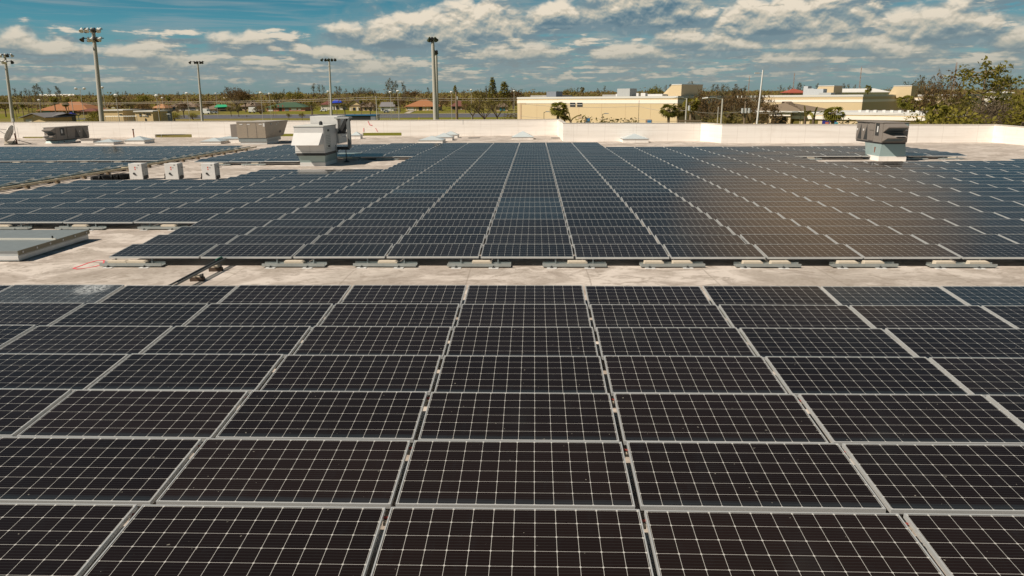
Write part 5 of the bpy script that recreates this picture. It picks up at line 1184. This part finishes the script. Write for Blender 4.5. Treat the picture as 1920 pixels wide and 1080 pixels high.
# baseball dugout, parked vehicles, fence
house('dugout', 'low dark dugout with a blue roof edge before the road', 648, 706, 216, 217, 226.5, GLZ, BLUE, [(695, 704.5, 218, 226, 'side_wall', SHADEW)], 'flat', 4, 'dugout', 'sports field buildings', D=190)
def vehicle(kind, u0, u1, vb, vt, body, label, name):
    Y = gd(vb, u0); z = gz(Y); xa, xb = at_y(u0, vb, Y).x, at_y(u1, vb, Y).x; L = xb-xa; h = at_y(u0, vt, Y).z-z
    t = empty(name, label, 'vehicle', (xa, Y, z), 0, 'vehicles by the houses')
    b = MB()
    if kind == 'car': prof = [(0, .3), (L, .3), (L, h*.55), (L*.8, h*.62), (L*.66, h), (L*.25, h), (L*.12, h*.62), (0, h*.58)]
    elif kind == 'van': prof = [(0, .35), (L, .35), (L, h*.5), (L*.86, h*.58), (L*.74, h), (0, h)]
    else: prof = [(0, .5), (L, .5), (L, h*.45), (L*.97, h*.5), (L*.97, h), (L*.05, h), (L*.05, h*.55), (0, h*.5)]
    b.prism(prof, 'y', 0, 1.9); b.build('body', body, t, .05)
    for f_ in (.2, .8): b = MB(); b.tube((L*f_, -.03, .34), (L*f_, .25, .34), .34, .34, 14); b.build('wheel', BLACK, t)
    b = MB(); b.prism([(L*.28, h*.64), (L*.68, h*.64), (L*.63, h*.93), (L*.30, h*.93)] if kind == 'car' else [(L*.66, h*.6), (L*.83, h*.6), (L*.74, h*.9), (L*.66, h*.9)] if kind == 'van' else [(L*.78, h*.55), (L*.95, h*.55), (L*.95, h*.82), (L*.78, h*.82)], 'y', -.012, -.003); b.build('window', GLZ, t)
SILV = mat('silver_car_paint', (.42, .44, .46), .3, .4, .05, 1., coat=.4); WHV = mat('white_car_paint', (.72, .72, .70), .3, 0, .04, 1., coat=.4)
vehicle('van', 378, 394, 214.5, 204, WHV, 'white parked van at the roadside near the slim stadium pole', 'parked_van')
vehicle('car', 395, 407, 213.5, 208, SILV, 'silver car parked just right of the white van', 'parked_car')
vehicle('box', 466, 479, 212, 201, WHV, 'white box truck parked in a front yard', 'box_truck')
vehicle('box', 480, 494, 210.5, 205, WHV, 'long white trailer right of the box truck', 'trailer')
vehicle('car', 719, 729, 211.5, 205.5, SILV, 'silver car parked on the drive of the grey-roofed house', 'parked_car')
vehicle('car', 600, 613, 209.5, 204.5, WHV, 'white car left of the blue tarp house', 'parked_car')
dv = MB(); Yd0, Yd1 = gd(213, 770), gd(208, 780)
a0, a1 = at_y(757, 213, Yd0).x, at_y(768, 213, Yd0).x; b0, b1 = at_y(768, 208, Yd1).x, at_y(778, 208, Yd1).x
dv.face([(a0, Yd0, gz(Yd0)+.12), (a1, Yd0, gz(Yd0)+.12), (b1, Yd1, gz(Yd1)+.12), (b0, Yd1, gz(Yd1)+.12)]); struct(dv.build('driveway', PAVE, None, 0, False), 'pale concrete driveway leading to the orange-roofed house', 'driveway')
def fence(u0, u1, vt, Y, label, dx_=2.6):
    xa, xb = at_y(u0, 210, Y).x, at_y(u1, 210, Y).x; z = gz(Y); h = at_y(u0, vt, Y).z-z
    t = empty('chain_link_fence', label, 'fence', (xa, Y, z), 0, 'chain link fences'); n = max(1, int((xb-xa)/dx_))
    for k in range(n+1): b = MB(); x = (xb-xa)*k/n; b.tube((x, 0, 0), (x, 0, h), .05, .05, 6); b.build('post', GALV, t)
    b = MB(); L = xb-xa
    b.tube((0, 0, h), (L, 0, h), .03, .03, 5)
    for k in range(int(L/.45)): b.box(k*.45, k*.45+.035, -.012, .012, 0, h)
    for k in range(int(h/.45)): b.box(0, L, -.012, .012, k*.45, k*.45+.035)
    b.build('wire_mesh', GALV, t)
fence(706, 749, 204, 185, 'tall chain link backstop fence right of the dugout', 5.2); fence(297, 318, 214, 150, 'chain link fence right of the ticket booth'); fence(196, 255, 218, 140, 'low chain link fence before the long cream shed', 5.)

# ------------------------------------------------------------------ school buildings
ANG = math.atan2(-.66, .75)
def school(name, label, u, D, length, dep, h_top, extra, notch=0):
    p = ground_at(u, D); t = empty(name, label, 'school building', (p.x, D, p.z), ANG, 'cream school buildings')
    h = h_top - p.z
    b = MB(); b.box(-length, 0, 0, dep, -.5, h-.35); b.build('wall', S_WALL, t)
    b = MB(); b.box(-length-.06, .06, -.06, dep+.06, h-.35+.002, h); b.build('coping', S_COP, t)
    extra(t, length, dep, h); return t
S_WALL = col_mat('cream_school_wall', (.58, .46, .285), var=.05, scale=.3); S_COP = col_mat('pale_coping', (.60, .59, .56), var=.05); S_BAND = col_mat('white_band', (.80, .74, .66), var=.03); S_ROOF = col_mat('grey_flat_roof', (.34, .33, .31)); HIP = col_mat('brown_hip_shingles', (.23, .175, .12), scale=1.5)
def pipe_box(t, nm, m_, x0, x1, y0, y1, z0, z1): b = MB(); b.box(x0, x1, y0, y1, z0, z1); return b.build(nm, m_, t)
DA = 130; ca_ = ground_at(1270, DA)
def fx(u, t_origin, v):                          # distance along the rotated facade for picture column u
    r = ray(u, v); d = Vector((math.cos(ANG), math.sin(ANG), 0)); o = t_origin - CP
    den = d.x*r.y - d.y*r.x; s_ = (o.y*r.x - o.x*r.y)/den; q = t_origin+d*s_; return s_, q
def fz(u, v, org):
    s_, q = fx(u, org, v); return s_, (CP + ray(u, v)*(q.y/ray(u, v).y)).z - org.z
hA = at_y(1270, 180, DA).z
lenA = -fx(970, ca_, 180)[0]
def exA(t, L, d, h):
    s0, zb = fz(1270, 194, ca_); _, zt_ = fz(1270, 187, ca_)
    pipe_box(t, 'white_band', S_BAND, -L-.03, .03, -.05, -.003, zb, zt_); pipe_box(t, 'white_band', S_BAND, .003, .05, -.05, d, zb, zt_)
    for (u0, u1, v0, v1, nm, mt) in [(1069, 1079, 192.5, 200, 'window', GLZ), (1082.5, 1092.5, 192.5, 200, 'window', GLZ), (1096.5, 1106.5, 221, 235, 'door', W_BROWN), (1099.5, 1106, 221.5, 235, 'door_glass', BLUE), (1211, 1222, 224, 236, 'door', W_BROWN), (1214.5, 1221.5, 224.5, 236, 'door_glass', BLUE), (1085, 1092, 217, 222, 'vent', W_TAN), (975, 978, 193, 240, 'downpipe', W_TAN), (979, 986, 193, 195, 'plaque', W_TAN)]:
        x0, z1 = fz(u0, v0, ca_); x1, z0_ = fz(u1, v1, ca_)
        dd = -.10 if 'glass' in nm else -.06
        pipe_box(t, nm, mt, x0, x1, dd, -.003, max(z0_, .0), z1)
        if nm == 'window':
            zm = (z0_+z1)/2; pipe_box(t, 'window_bar', S_BAND, x0, x1, -.075, -.0625, zm-.03, zm+.03)
    for k in range(1, 7): pipe_box(t, 'control_joint', W_TAN, -L*k/7-.025, -L*k/7+.025, -.012, -.003, .2, h-.4)
    # roof-top boxes
    for (u, w_, hh2, y_, mt, nm) in [(1021, 2.6, 1.1, 6, SHADEW, 'roof_unit'), (1158, 3., 1.5, 9, GREYP, 'roof_unit'), (1129, 5., .4, 14, S_ROOF, 'roof_box'), (1201, 1., .6, 5, WHITEP, 'roof_vent'), (1190, .5, .6, 5, WHITEP, 'roof_vent'), (1144, .6, .5, 10, WHITEP, 'roof_vent'), (1218, 4., .4, 9, WHITEP, 'roof_box'), (1000, 7., .35, 8, S_ROOF, 'roof_box')]:
        x0, _ = fz(u, 178, ca_); x0 -= y_*.55
        pipe_box(t, nm, mt, x0-w_/2, x0+w_/2, y_, y_+w_*.8, h+.002, h+hh2)
    pipe_box(t, 'roof_surface', S_ROOF, -L+.5, -.5, .5, d-.5, h-.002, h+.02)
school('school_hall', 'long cream school hall with a white band and blue doors', 1270, DA, lenA, 34, hA, exA)
def tower(label, u0, u1, us, vt, vb, D, z0, dep=5.):
    """roof tower with a sloped flank: flat front from us..u1, slope down to u0"""
    org = ground_at(u1, D); org.z = z0; t = empty('roof_tower', label, 'roof tower', tuple(org), ANG, 'sloped cream roof towers')
    x0, _ = fx(u0, org, vt); xs, _ = fx(us, org, vt); zt_ = (CP+ray(u1, vt)*(D/ray(u1, vt).y)).z-z0
    b = MB(); b.prism([(x0, 0), (0, 0), (0, zt_), (xs, zt_)], 'y', 0, dep); b.build('wall', S_WALL, t)
    b = MB(); b.box(xs-.05, .06, -.06, dep+.06, zt_+.002, zt_+.15); b.build('coping', S_COP, t)
def stand(u, D, h_top): return h_top
tower('sloped cream roof tower above the end of the school hall', 1240, 1276, 1260, 159, 176, 142, hA+.02, 8.)
pB = Vector((47.3, 154.8, 0)); dB = Vector((.75, -.66, 0)); nB = Vector((.66, .75, 0))
cB = ca_ + nB*33; cB.z = gz(cB.y)
sB, qB = fx(1616, cB, 185); orgB = Vector((qB.x, qB.y, gz(qB.y))); hB = at_y(1616, 177.5, qB.y).z
def exB(t, L, d, h):
    _, zb = fz(1616, 191.5, orgB); _, zt_ = fz(1616, 186.5, orgB)
    pipe_box(t, 'white_band', S_BAND, -L-.03, .03, -.05, -.003, zb, zt_); pipe_box(t, 'white_band', S_BAND, .003, .05, -.05, d, zb, zt_)
    pipe_box(t, 'roof_surface', S_ROOF, -L+.5, -.5, .5, d-.5, h-.002, h+.02)
    for (u, w_, hh2, y_, mt) in [(1514, 2.0, 1.3, 7, mat('light_grey_unit', (.45, .47, .48), .6)), (1530, 2.6, 1.2, 6, mat('light_grey_unit', (.45, .47, .48))), (1546, 2.4, .45, 5, GREYP), (1508, .9, 1.8, 9, mat('light_grey_unit', (.45, .47, .48)))]:
        x0, _ = fz(u, 178, orgB); x0 -= y_*.4; pipe_box(t, 'roof_unit', mt, x0-w_/2, x0+w_/2, y_, y_+2, h+.002, h+hh2)
lenB = sB
school('school_block', 'cream school block behind the bare trees with a shaded end wall', 1616, qB.y, abs(lenB), 32, hB, exB)
tower('sloped cream roof tower with a long box on the school block', 1527, 1560, 1535, 161.5, 175, qB.y+18, hB+.02)
cC = orgB + nB*32; sC, qC = fx(1790, cC, 185); orgC = Vector((qC.x, qC.y, gz(qC.y))); hC = at_y(1760, 177, qC.y).z
def exC(t, L, d, h):
    zt_ = at_y(1760, 184.5, orgC.y).z-orgC.z; zb = at_y(1760, 188, orgC.y).z-orgC.z
    pipe_box(t, 'white_band', S_BAND, -L-.03, .03, -.05, -.003, zb, zt_)
school('school_rear_block', 'rear cream school block half hidden by the green palms', 1790, qC.y, sC, 25, hC, exC)
tower('sloped cream roof tower above the rear school block', 1665, 1705, 1676, 161.5, 176, qC.y-6, hC-.6)
# low wing
DW = 106; orgW = ground_at(1748, DW); hW = at_y(1748, 212.5, DW).z; lenW = -fx(1476, orgW, 215)[0]
def exW(t, L, d, h):
    zt_, zb = at_y(1748, 219.5, DW).z-orgW.z, at_y(1748, 226.5, DW).z-orgW.z
    pipe_box(t, 'fascia', S_BAND, -L-.03, .03, -.25, -.003, zb, zt_); pipe_box(t, 'fascia', S_BAND, .003, .25, -.25, d, zb, zt_)
    for (u0, u1, v0, nm, mt) in [(1485, 1499, 223.5, 'window', OCHRE_GL), (1505.5, 1512, 224, 'window', OCHRE_GL), (1518.5, 1534, 224.2, 'window', OCHRE_GL), (1542, 1569, 225.5, 'poster_board', NAVY), (1705, 1723, 229.5, 'window', OCHRE_GL), (1731, 1740, 230, 'window', OCHRE_GL), (1620, 1634, 227, 'window', OCHRE_GL)]:
        x0, z1 = fz(u0, v0, orgW); x1, _ = fz(u1, v0, orgW)
        pipe_box(t, nm, mt, x0, x1, -.05, -.003, .6, z1)
        if nm == 'poster_board':
            for k in range(3): pipe_box(t, 'poster', (R_RED, W_TAN, AQUA)[k], x0+.5+k*.7, x0+1.0+k*.7, -.07, -.052, 1.2, z1-.25)
    pipe_box(t, 'roof_surface', S_COP, -L+.3, -.3, .3, d-.3, h-.002, h+.02)
    for k in range(9):
        x = -1.5-k*1.15; pipe_box(t, 'roof_vent', WHITEP, x-.22, x+.22, 3+.2*(k % 3), 3.5, h+.02, h+.35)
school('school_wing', 'low cream school wing with a broad white fascia and ochre windows', 1748, DW, lenW, 18, hW, exW)
# hip-roofed entrance with sign
s0, q0 = fx(1512, orgW, 215); org = Vector((q0.x, q0.y, gz(q0.y))); nF = Vector((-.66, -.75, 0)); org = org + nF*1.2
t = empty('entrance_canopy', 'brown hip-roofed entrance with a white sign fascia', 'entrance', tuple(org), ANG, 'cream school buildings')
zz = lambda v_: at_y(1490, v_, org.y).z-org.z
xs_ = lambda u_, back=0.: fx(u_, org-nF*back, 215)[0]
b = MB(); e = zz(208.6); r_ = at_y(1465, 190.5, org.y+6).z-org.z; xl = xs_(1395); A = [(xl, 0, e), (0, 0, e), (0, 13, e), (xl, 13, e)]; r1, r2 = (xl+5, 6.5, r_), (xs_(1465, 6.5), 6.5, r_)
b.face([A[0], A[1], r2, r1]); b.face([A[1], A[2], r2]); b.face([A[2], A[3], r1, r2]); b.face([A[3], A[0], r1]); b.face(A[::-1]); b.build('roof', HIP, t)
pipe_box(t, 'gutter', S_COP, xl-.05, .05, -.12, -.003, e-.18, e+.02)
xw = xs_(1480)
pipe_box(t, 'wall', S_WALL, xl+.5, xw-.1, 1.6, 8, 0, e-.02)
pipe_box(t, 'sign_board', S_BAND, xs_(1440), xs_(1481), .25, .45, zz(218), zz(211))
b = MB(); zc_ = zz(214.4); cx_ = xs_(1458.5); yy = .235
for k in range(16):
    a0, a1 = 2*math.pi*k/16+.3, 2*math.pi*(k+.8)/16+.3; R0, R1 = .12, .24
    q = [(cx_+rr_*math.cos(a_), zc_+rr_*math.sin(a_)) for rr_, a_ in ((R0, a0), (R1, a0), (R1, a1), (R0, a1))]
    b.hexa([(x, yy, z) for x, z in q]+[(x, yy+.012, z) for x, z in q])
b.box(cx_+.2, cx_+.36, yy, yy+.012, zc_-.03, zc_+.03)
o = b.build('emblem', mat('navy_emblem', (.02, .025, .08), .6), t); o['label'] = 'small dark ring emblem'
b = MB()
for k in range(5): b.box(cx_-1.15+k*.17, cx_-1.03+k*.17, yy, yy+.012, zc_-.13, zc_-.03)
b.build('lettering', MATS['navy_emblem'], t)
pipe_box(t, 'entrance_opening', GLZ, xs_(1441), xs_(1476), 1.5, 1.595, 0, zz(219.5))
for u_ in (1442, 1478): pipe_box(t, 'column', S_WALL, xs_(u_)-.2, xs_(u_)+.2, .5, .9, 0, zz(211))
for k, (u0, u1, vr, ve, D, rf, wl, lab) in enumerate([(1479, 1508, 166.5, 173, 230, R_RED, W_TAN, 'bright red tiled roof behind the school block'), (1562, 1664, 166, 172, 270, R_WHITE, W_WHITE, 'wide pale roof behind the school block'), (1868, 1895, 170, 173, 250, R_WHITE, W_WHITE, 'white roof glimpsed right of the tall green tree')]):
    house('distant_house', lab, u0, u1, vr, ve, 190, wl, rf, [(u0+4, u0+8, ve+1.5, ve+4, 'window', GLZ)], 'hip', 7, 'house', 'distant houses', D=D)
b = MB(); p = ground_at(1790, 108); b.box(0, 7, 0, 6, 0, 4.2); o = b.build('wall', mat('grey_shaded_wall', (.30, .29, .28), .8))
sg = empty('grey_outbuilding', 'grey outbuilding at the end of the low wing behind bushes', 'outbuilding', (p.x-4, 108, p.z)); o.parent = sg; b = MB(); b.box(-.2, 7.2, -.2, 6.2, 4.202, 4.4); b.build('roof', S_COP, sg)

# ------------------------------------------------------------------ poles, lamps and wires
PCON = mat('pale_concrete_pole', (.44, .42, .37), .85, 0, .08, 1.); LAMPW = mat('white_lamp', (.72, .70, .66), .35, 0, .05, 1.); GRN = mat('dark_green_metal_lamp', (.05, .06, .035), .5)
def stadium(u, v, D, rb, label, heads, mono=LAMPW, arm=2.3, rows=2, ub=None):
    p = ground_at(u if ub is None else ub, D); top = at_y(u, v, D); h = top.z-p.z
    t = empty('stadium_light', label, 'stadium light', (p.x, D, p.z), 0, 'stadium light poles'); lx = top.x-p.x
    b = MB(); b.tube((0, 0, 0), (lx, 0, h-.3), rb, rb*.6, 14); b.build('pole', PCON, t)
    for r in range(rows):
        z = h-.35-r*1.15
        b = MB(); b.box(lx-arm, lx+arm, -rb-.1, -rb-.02, z-.05, z+.05); b.box(lx-.1, lx+.1, -rb-.1, rb, z-.12, z+.12); b.build('crossarm', DARK, t)
        n = heads[r]
        for k in range(n):
            x = lx-arm+2*arm*(k+.5)/n; dr = -1 if (k % 2 or n < 4) else 1
            b = MB(); d = Vector((random.uniform(-.3, .3), -.55*dr, -.62)).normalized(); c = Vector((x, -rb-.06, z+.12)); b.tube(c, c+d*.22, .12, .17, 10); b.tube(c+d*.22, c+d*.55, .17, .31, 12)
            b.build('lamp', mono if (k+r) % 3 != 1 else DARK, t)
stadium(174, 50, 100, .36, 'tallest stadium light with two rows of lamps at the left', (7, 5), LAMPW, 1.5, 2, 184)
stadium(8, 99, 135, .34, 'stadium light cut by the left edge', (6, 4), LAMPW, 1.7, 2, 18)
stadium(370, 113, 170, .30, 'slim stadium light left of the tan rooftop unit', (5,), DARK, 1.7, 1, 376)
stadium(617, 108, 165, .29, 'slim stadium light above the white air handler', (5,), GRN, 1.7, 1, 620)
stadium(811, 67, 100, .34, 'tall stadium light with a single lamp cluster, front one of a pair', (3,), GRN, .5, 1, 816)
stadium(817.5, 92, 118, .32, 'tall stadium light standing just behind its twin', (2,), DARK, .35, 1, 818.5)
def street_lamp(u, v, D, label, twin=False, mt=PCON, globe=True, r=.07, arm=0, name='street_lamp'):
    p = ground_at(u, D); h = at_y(u, v, D).z-p.z
    t = empty(name, label, 'street lamp', (p.x, D, p.z), 0, 'street lamps'); b = MB(); b.tube((0, 0, 0), (0, 0, h-.1), r, r*.75, 8); b.build('post', mt, t)
    if globe:
        for dx_ in ((-1.1, 1.1) if twin else (0,)):
            b = MB(); b.tube((dx_, 0, h-.55), (dx_, 0, h-.2), .22, .42, 12); b.tube((dx_, 0, h-.2), (dx_, 0, h), .42, .2, 12); b.build('lamp_head', LAMPW, t)
        if twin: b = MB(); b.tube((-1.1, 0, h-.4), (1.1, 0, h-.4), .05, .05, 6); b.build('arm', mt, t)
    if arm:
        b = MB(); b.tube((0, 0, h-.15), (arm, 0, h-.02), .04, .04, 6); b.build('arm', mt, t); b = MB(); s_ = 1 if arm > 0 else -1; b.hexa([(arm*.9, -.14, h-.08), (arm+s_*.55, -.10, h-.08), (arm+s_*.55, .10, h-.08), (arm*.9, .14, h-.08), (arm*.9, -.14, h+.06), (arm+s_*.55, -.1, h+.02), (arm+s_*.55, .1, h+.02), (arm*.9, .14, h+.06)] if s_ > 0 else [(arm-.55, -.10, h-.08), (arm*.9, -.14, h-.08), (arm*.9, .14, h-.08), (arm-.55, .10, h-.08), (arm-.55, -.1, h+.02), (arm*.9, -.14, h+.06), (arm*.9, .14, h+.06), (arm-.55, .1, h+.02)]); b.build('lamp_head', LAMPW if globe is None else GREYP, t)
for u, v, D, lab, kw in [(155, 164, 190, 'twin-headed lamp left of the tallest stadium light', dict(twin=True)), (197, 162, 200, 'single lamp right of the tallest stadium light', {}), (220, 176, 140, 'white-headed lamp before the long cream shed', {}), (296, 177, 140, 'white-headed lamp beside the ticket booth', {}), (353, 173, 165, 'white-headed lamp left of the slim stadium light', {}),
                        (491, 172, 180, 'white-headed lamp before the pink house', {}), (507, 174, 230, 'white-headed lamp at the pagoda roof', {}), (617, 170, 200, 'white lamp close to the slim stadium light', {}), (733, 171, 190, 'white-headed lamp behind the backstop fence, left one', {}), (747, 169, 180, 'white-headed lamp behind the backstop fence, right one', {}), (847, 171, 200, 'white-headed lamp right of the wooden utility pole', {}), (884, 167, 230, 'white lamp head above the bare spreading trees', {}), (964, 169, 230, 'white lamp head left of the school roof', {}), (407, 174, 260, 'white-headed lamp above the green tarp house', {}), (75, 186, 190, 'short lamp before the orange-roofed hall', {}), (306, 182, 240, 'thin lamp left of the brown-roofed bungalow', {})]:
    street_lamp(u, v, D, lab, **kw)
street_lamp(1020, 209, 108, 'short dark wall-side lamp left of the fan palm', globe=False, mt=GRN, arm=.32, r=.045); street_lamp(1130, 212.5, 105, 'short dark lamp between the two blue doors', globe=False, mt=GRN, arm=.32, r=.045)
street_lamp(1503, 209, 88, 'dark lamp in front of the low wing windows', globe=False, mt=GRN, arm=-.45, r=.05); street_lamp(1584, 214, 85, 'dark lamp right of the round palm', globe=False, mt=GRN, arm=-.3, r=.04)
p = ground_at(1424, 80); h = at_y(1428, 131, 80).z-p.z
t = empty('tall_lamp_post', 'tall leaning white lamp post with one side lamp', 'lamp post', (p.x, 80, p.z), 0, 'street lamps'); lx = at_y(1428.5, 131, 80).x-at_y(1424, 200, 80).x
b = MB(); b.tube((-.3, 0, 0), (lx+.12, 0, h), .125, .07, 12); b.build('post', WHITEP, t); b = MB(); b.box(lx-.72, lx-.25, -.15, .15, h-.40, h-.25); b.tube((lx-.3, 0, h-.33), (lx+.1, 0, h-.3), .03, .03, 6); b.build('lamp_head', GREYP, t)
def utility(u, v, D, label, mt=WOOD, r=.16, arms=0, trans=0, lamp=None):
    p = ground_at(u, D); h = at_y(u, v, D).z-p.z
    t = empty('utility_pole', label, 'utility pole', (p.x, D, p.z), 0, 'utility poles'); b = MB(); b.tube((0, 0, 0), (0, 0, h), r, r*.7, 10); b.build('pole', mt, t)
    for k in range(arms):
        z = h-.25-k*2.2; b = MB(); b.box(-1.2, 1.2, -r-.1, -r-.01, z-.06, z+.06); b.tube((-1.1, -r, z-.05), (0, -r, z-.7), .025, .025, 5); b.tube((1.1, -r, z-.05), (0, -r, z-.7), .025, .025, 5); b.build('crossarm', mt, t)
        for x in (-1.1, -.6, .6, 1.1): b = MB(); b.tube((x, -r-.05, z+.06), (x, -r-.05, z+.28), .06, .04, 8); b.tube((x, -r-.05, z+.2), (x, -r-.05, z+.26), .09, .09, 8); b.build('insulator', LAMPW, t)
    for k in range(trans):
        x = (k-(trans-1)/2)*.42+(.3 if trans == 1 else 0); tz = h-(2.1 if trans > 1 else 1.5); b = MB(); b.tube((x, -r-.25, tz), (x, -r-.25, tz+.6), .17, .17, 12); b.build('transformer', GREYP, t)
    if lamp:
        b = MB(); s_ = lamp; b.path([(0, 0, h-.1), (s_*.5, 0, h+.12), (s_, 0, h+.10)], .04, 6); b.build('lamp_arm', GALV, t); b = MB(); b.tube((s_*.95, 0, h+.10), (s_*1.3, 0, h+.04), .10, .07, 8); b.build('lamp_head', LAMPW, t)
    return p.x, D, p.z+h
utility(1287, 184, 95, 'pale concrete pole by the dark bushy palm with a street lamp arm', PCON, .12, 0, 1, -1.4); utility(1354, 185, 92, 'pale concrete pole with a long street lamp arm', PCON, .13, 0, 0, -1.9)
utility(1397.5, 180, 96, 'brown wooden pole with two crossarms and grey transformers', WOOD, .15, 1, 3); utility(1198, 188, 100, 'thin steel pole before the plain cream wall', DARK, .035)
utility(856, 172, 150, 'brown wooden pole with a grey transformer left of the bare trees', WOOD, .28, 0, 1); utility(706, 180, 180, 'thin grey pole at the end of the dugout', PCON, .12); utility(297.5, 205, 148, 'short yellow post at the ticket booth', mat('yellow_paint', (.6, .38, .03), .6), .12)
utility(136, 188, 185, 'thin grey pole before the orange roof', PCON, .10); utility(299, 190, 210, 'thin pole at the left of the brown bungalow', PCON, .10); utility(858, 190, 200, 'thin brown post by the brown bungalow', WOOD, .12); utility(785, 219.5, 215, 'short yellow post by the road', MATS['yellow_paint'], .12); utility(1347, 200, 90, 'leaning thin pale pole beside the street lamp pole', PCON, .06)
for u, v, D, lab in [(1484, 137, 600, 'thin red-white far mast above the school block, left one'), (1607, 125, 560, 'thin far mast above the pale roof'), (1782, 117, 420, 'thin red-brown far mast beside the tall trees'), (1401, 143, 700, 'faint thin far mast above the bare trees')]:
    p = ground_at(u, D); h = at_y(u, v, D).z-p.z; t = empty('radio_mast', lab, 'mast', (p.x, D, p.z), 0, 'far radio masts'); m_ = mat('mast_paint', (.36, .25, .20), .7)
    b = MB(); w_ = .45
    for x, y in ((-w_, -w_), (w_, -w_), (0, w_)): b.tube((x, y, 0), (x*.4, y*.4, h), .14, .10, 5)
    for k in range(int(h/3)):
        z = k*3.; f_ = 1-.6*z/h; b.tube((-w_*f_, -w_*f_, z), (w_*f_, -w_*f_, z+3), .06, .06, 4); b.tube((w_*f_, -w_*f_, z), (0, w_*f_, z+3), .06, .06, 4)
    b.build('lattice', m_, t)
def wire(pts, label, r=.028):
    b = MB(); P_ = [at_y(u, v, D) for u, v, D in pts]; out = []
    for a, c in zip(P_, P_[1:]):
        for k in range(8): f_ = k/8; q = a.lerp(c, f_); q.z -= .5*4*f_*(1-f_)*.6; out.append(q)
    out.append(P_[-1]); b.path(out, r, 5); tag(b.build('power_line', mat('pale_wire', (.42, .38, .33), .6)), label, 'power line', 'power lines')
wire([(-20, 191.5, 210), (300, 191, 205), (700, 182, 190), (1010, 183, 190)], 'upper pale power line strung across the houses', .04); wire([(-20, 193.5, 212), (300, 193.5, 207), (700, 186, 192), (1010, 187, 192)], 'lower pale power line strung across the houses', .035)
wire([(980, 195, 104), (1198, 199, 100), (1287, 207, 95), (1397, 208.5, 96), (1480, 208, 96), (1700, 214, 98)], 'thin dark power line crossing the plain cream wall high up', .022); wire([(975, 217, 104), (1100, 219, 101), (1198, 222.5, 100), (1287, 225, 95)], 'thin low power line crossing the cream wall near the parapet', .018)
# street lamp wood frame by the corner palm
p = ground_at(1300, 92); t = empty('timber_frame', 'horizontal weathered timber rail on short posts at the school corner', 'timber frame', (p.x, 92, p.z)); z = at_y(1300, 226, 92).z-p.z; xl, xr_ = at_y(1273, 226, 92).x-p.x, at_y(1315, 226, 92).x-p.x
b = MB(); b.box(xl, xr_, -.1, .1, z-.12, z+.06); b.build('rail', WOOD, t)
for x in (xl+.1, (xl+xr_)/2, xr_-.1): b = MB(); b.box(x-.08, x+.08, -.08, .08, 0, z-.121); b.build('post', WOOD, t)
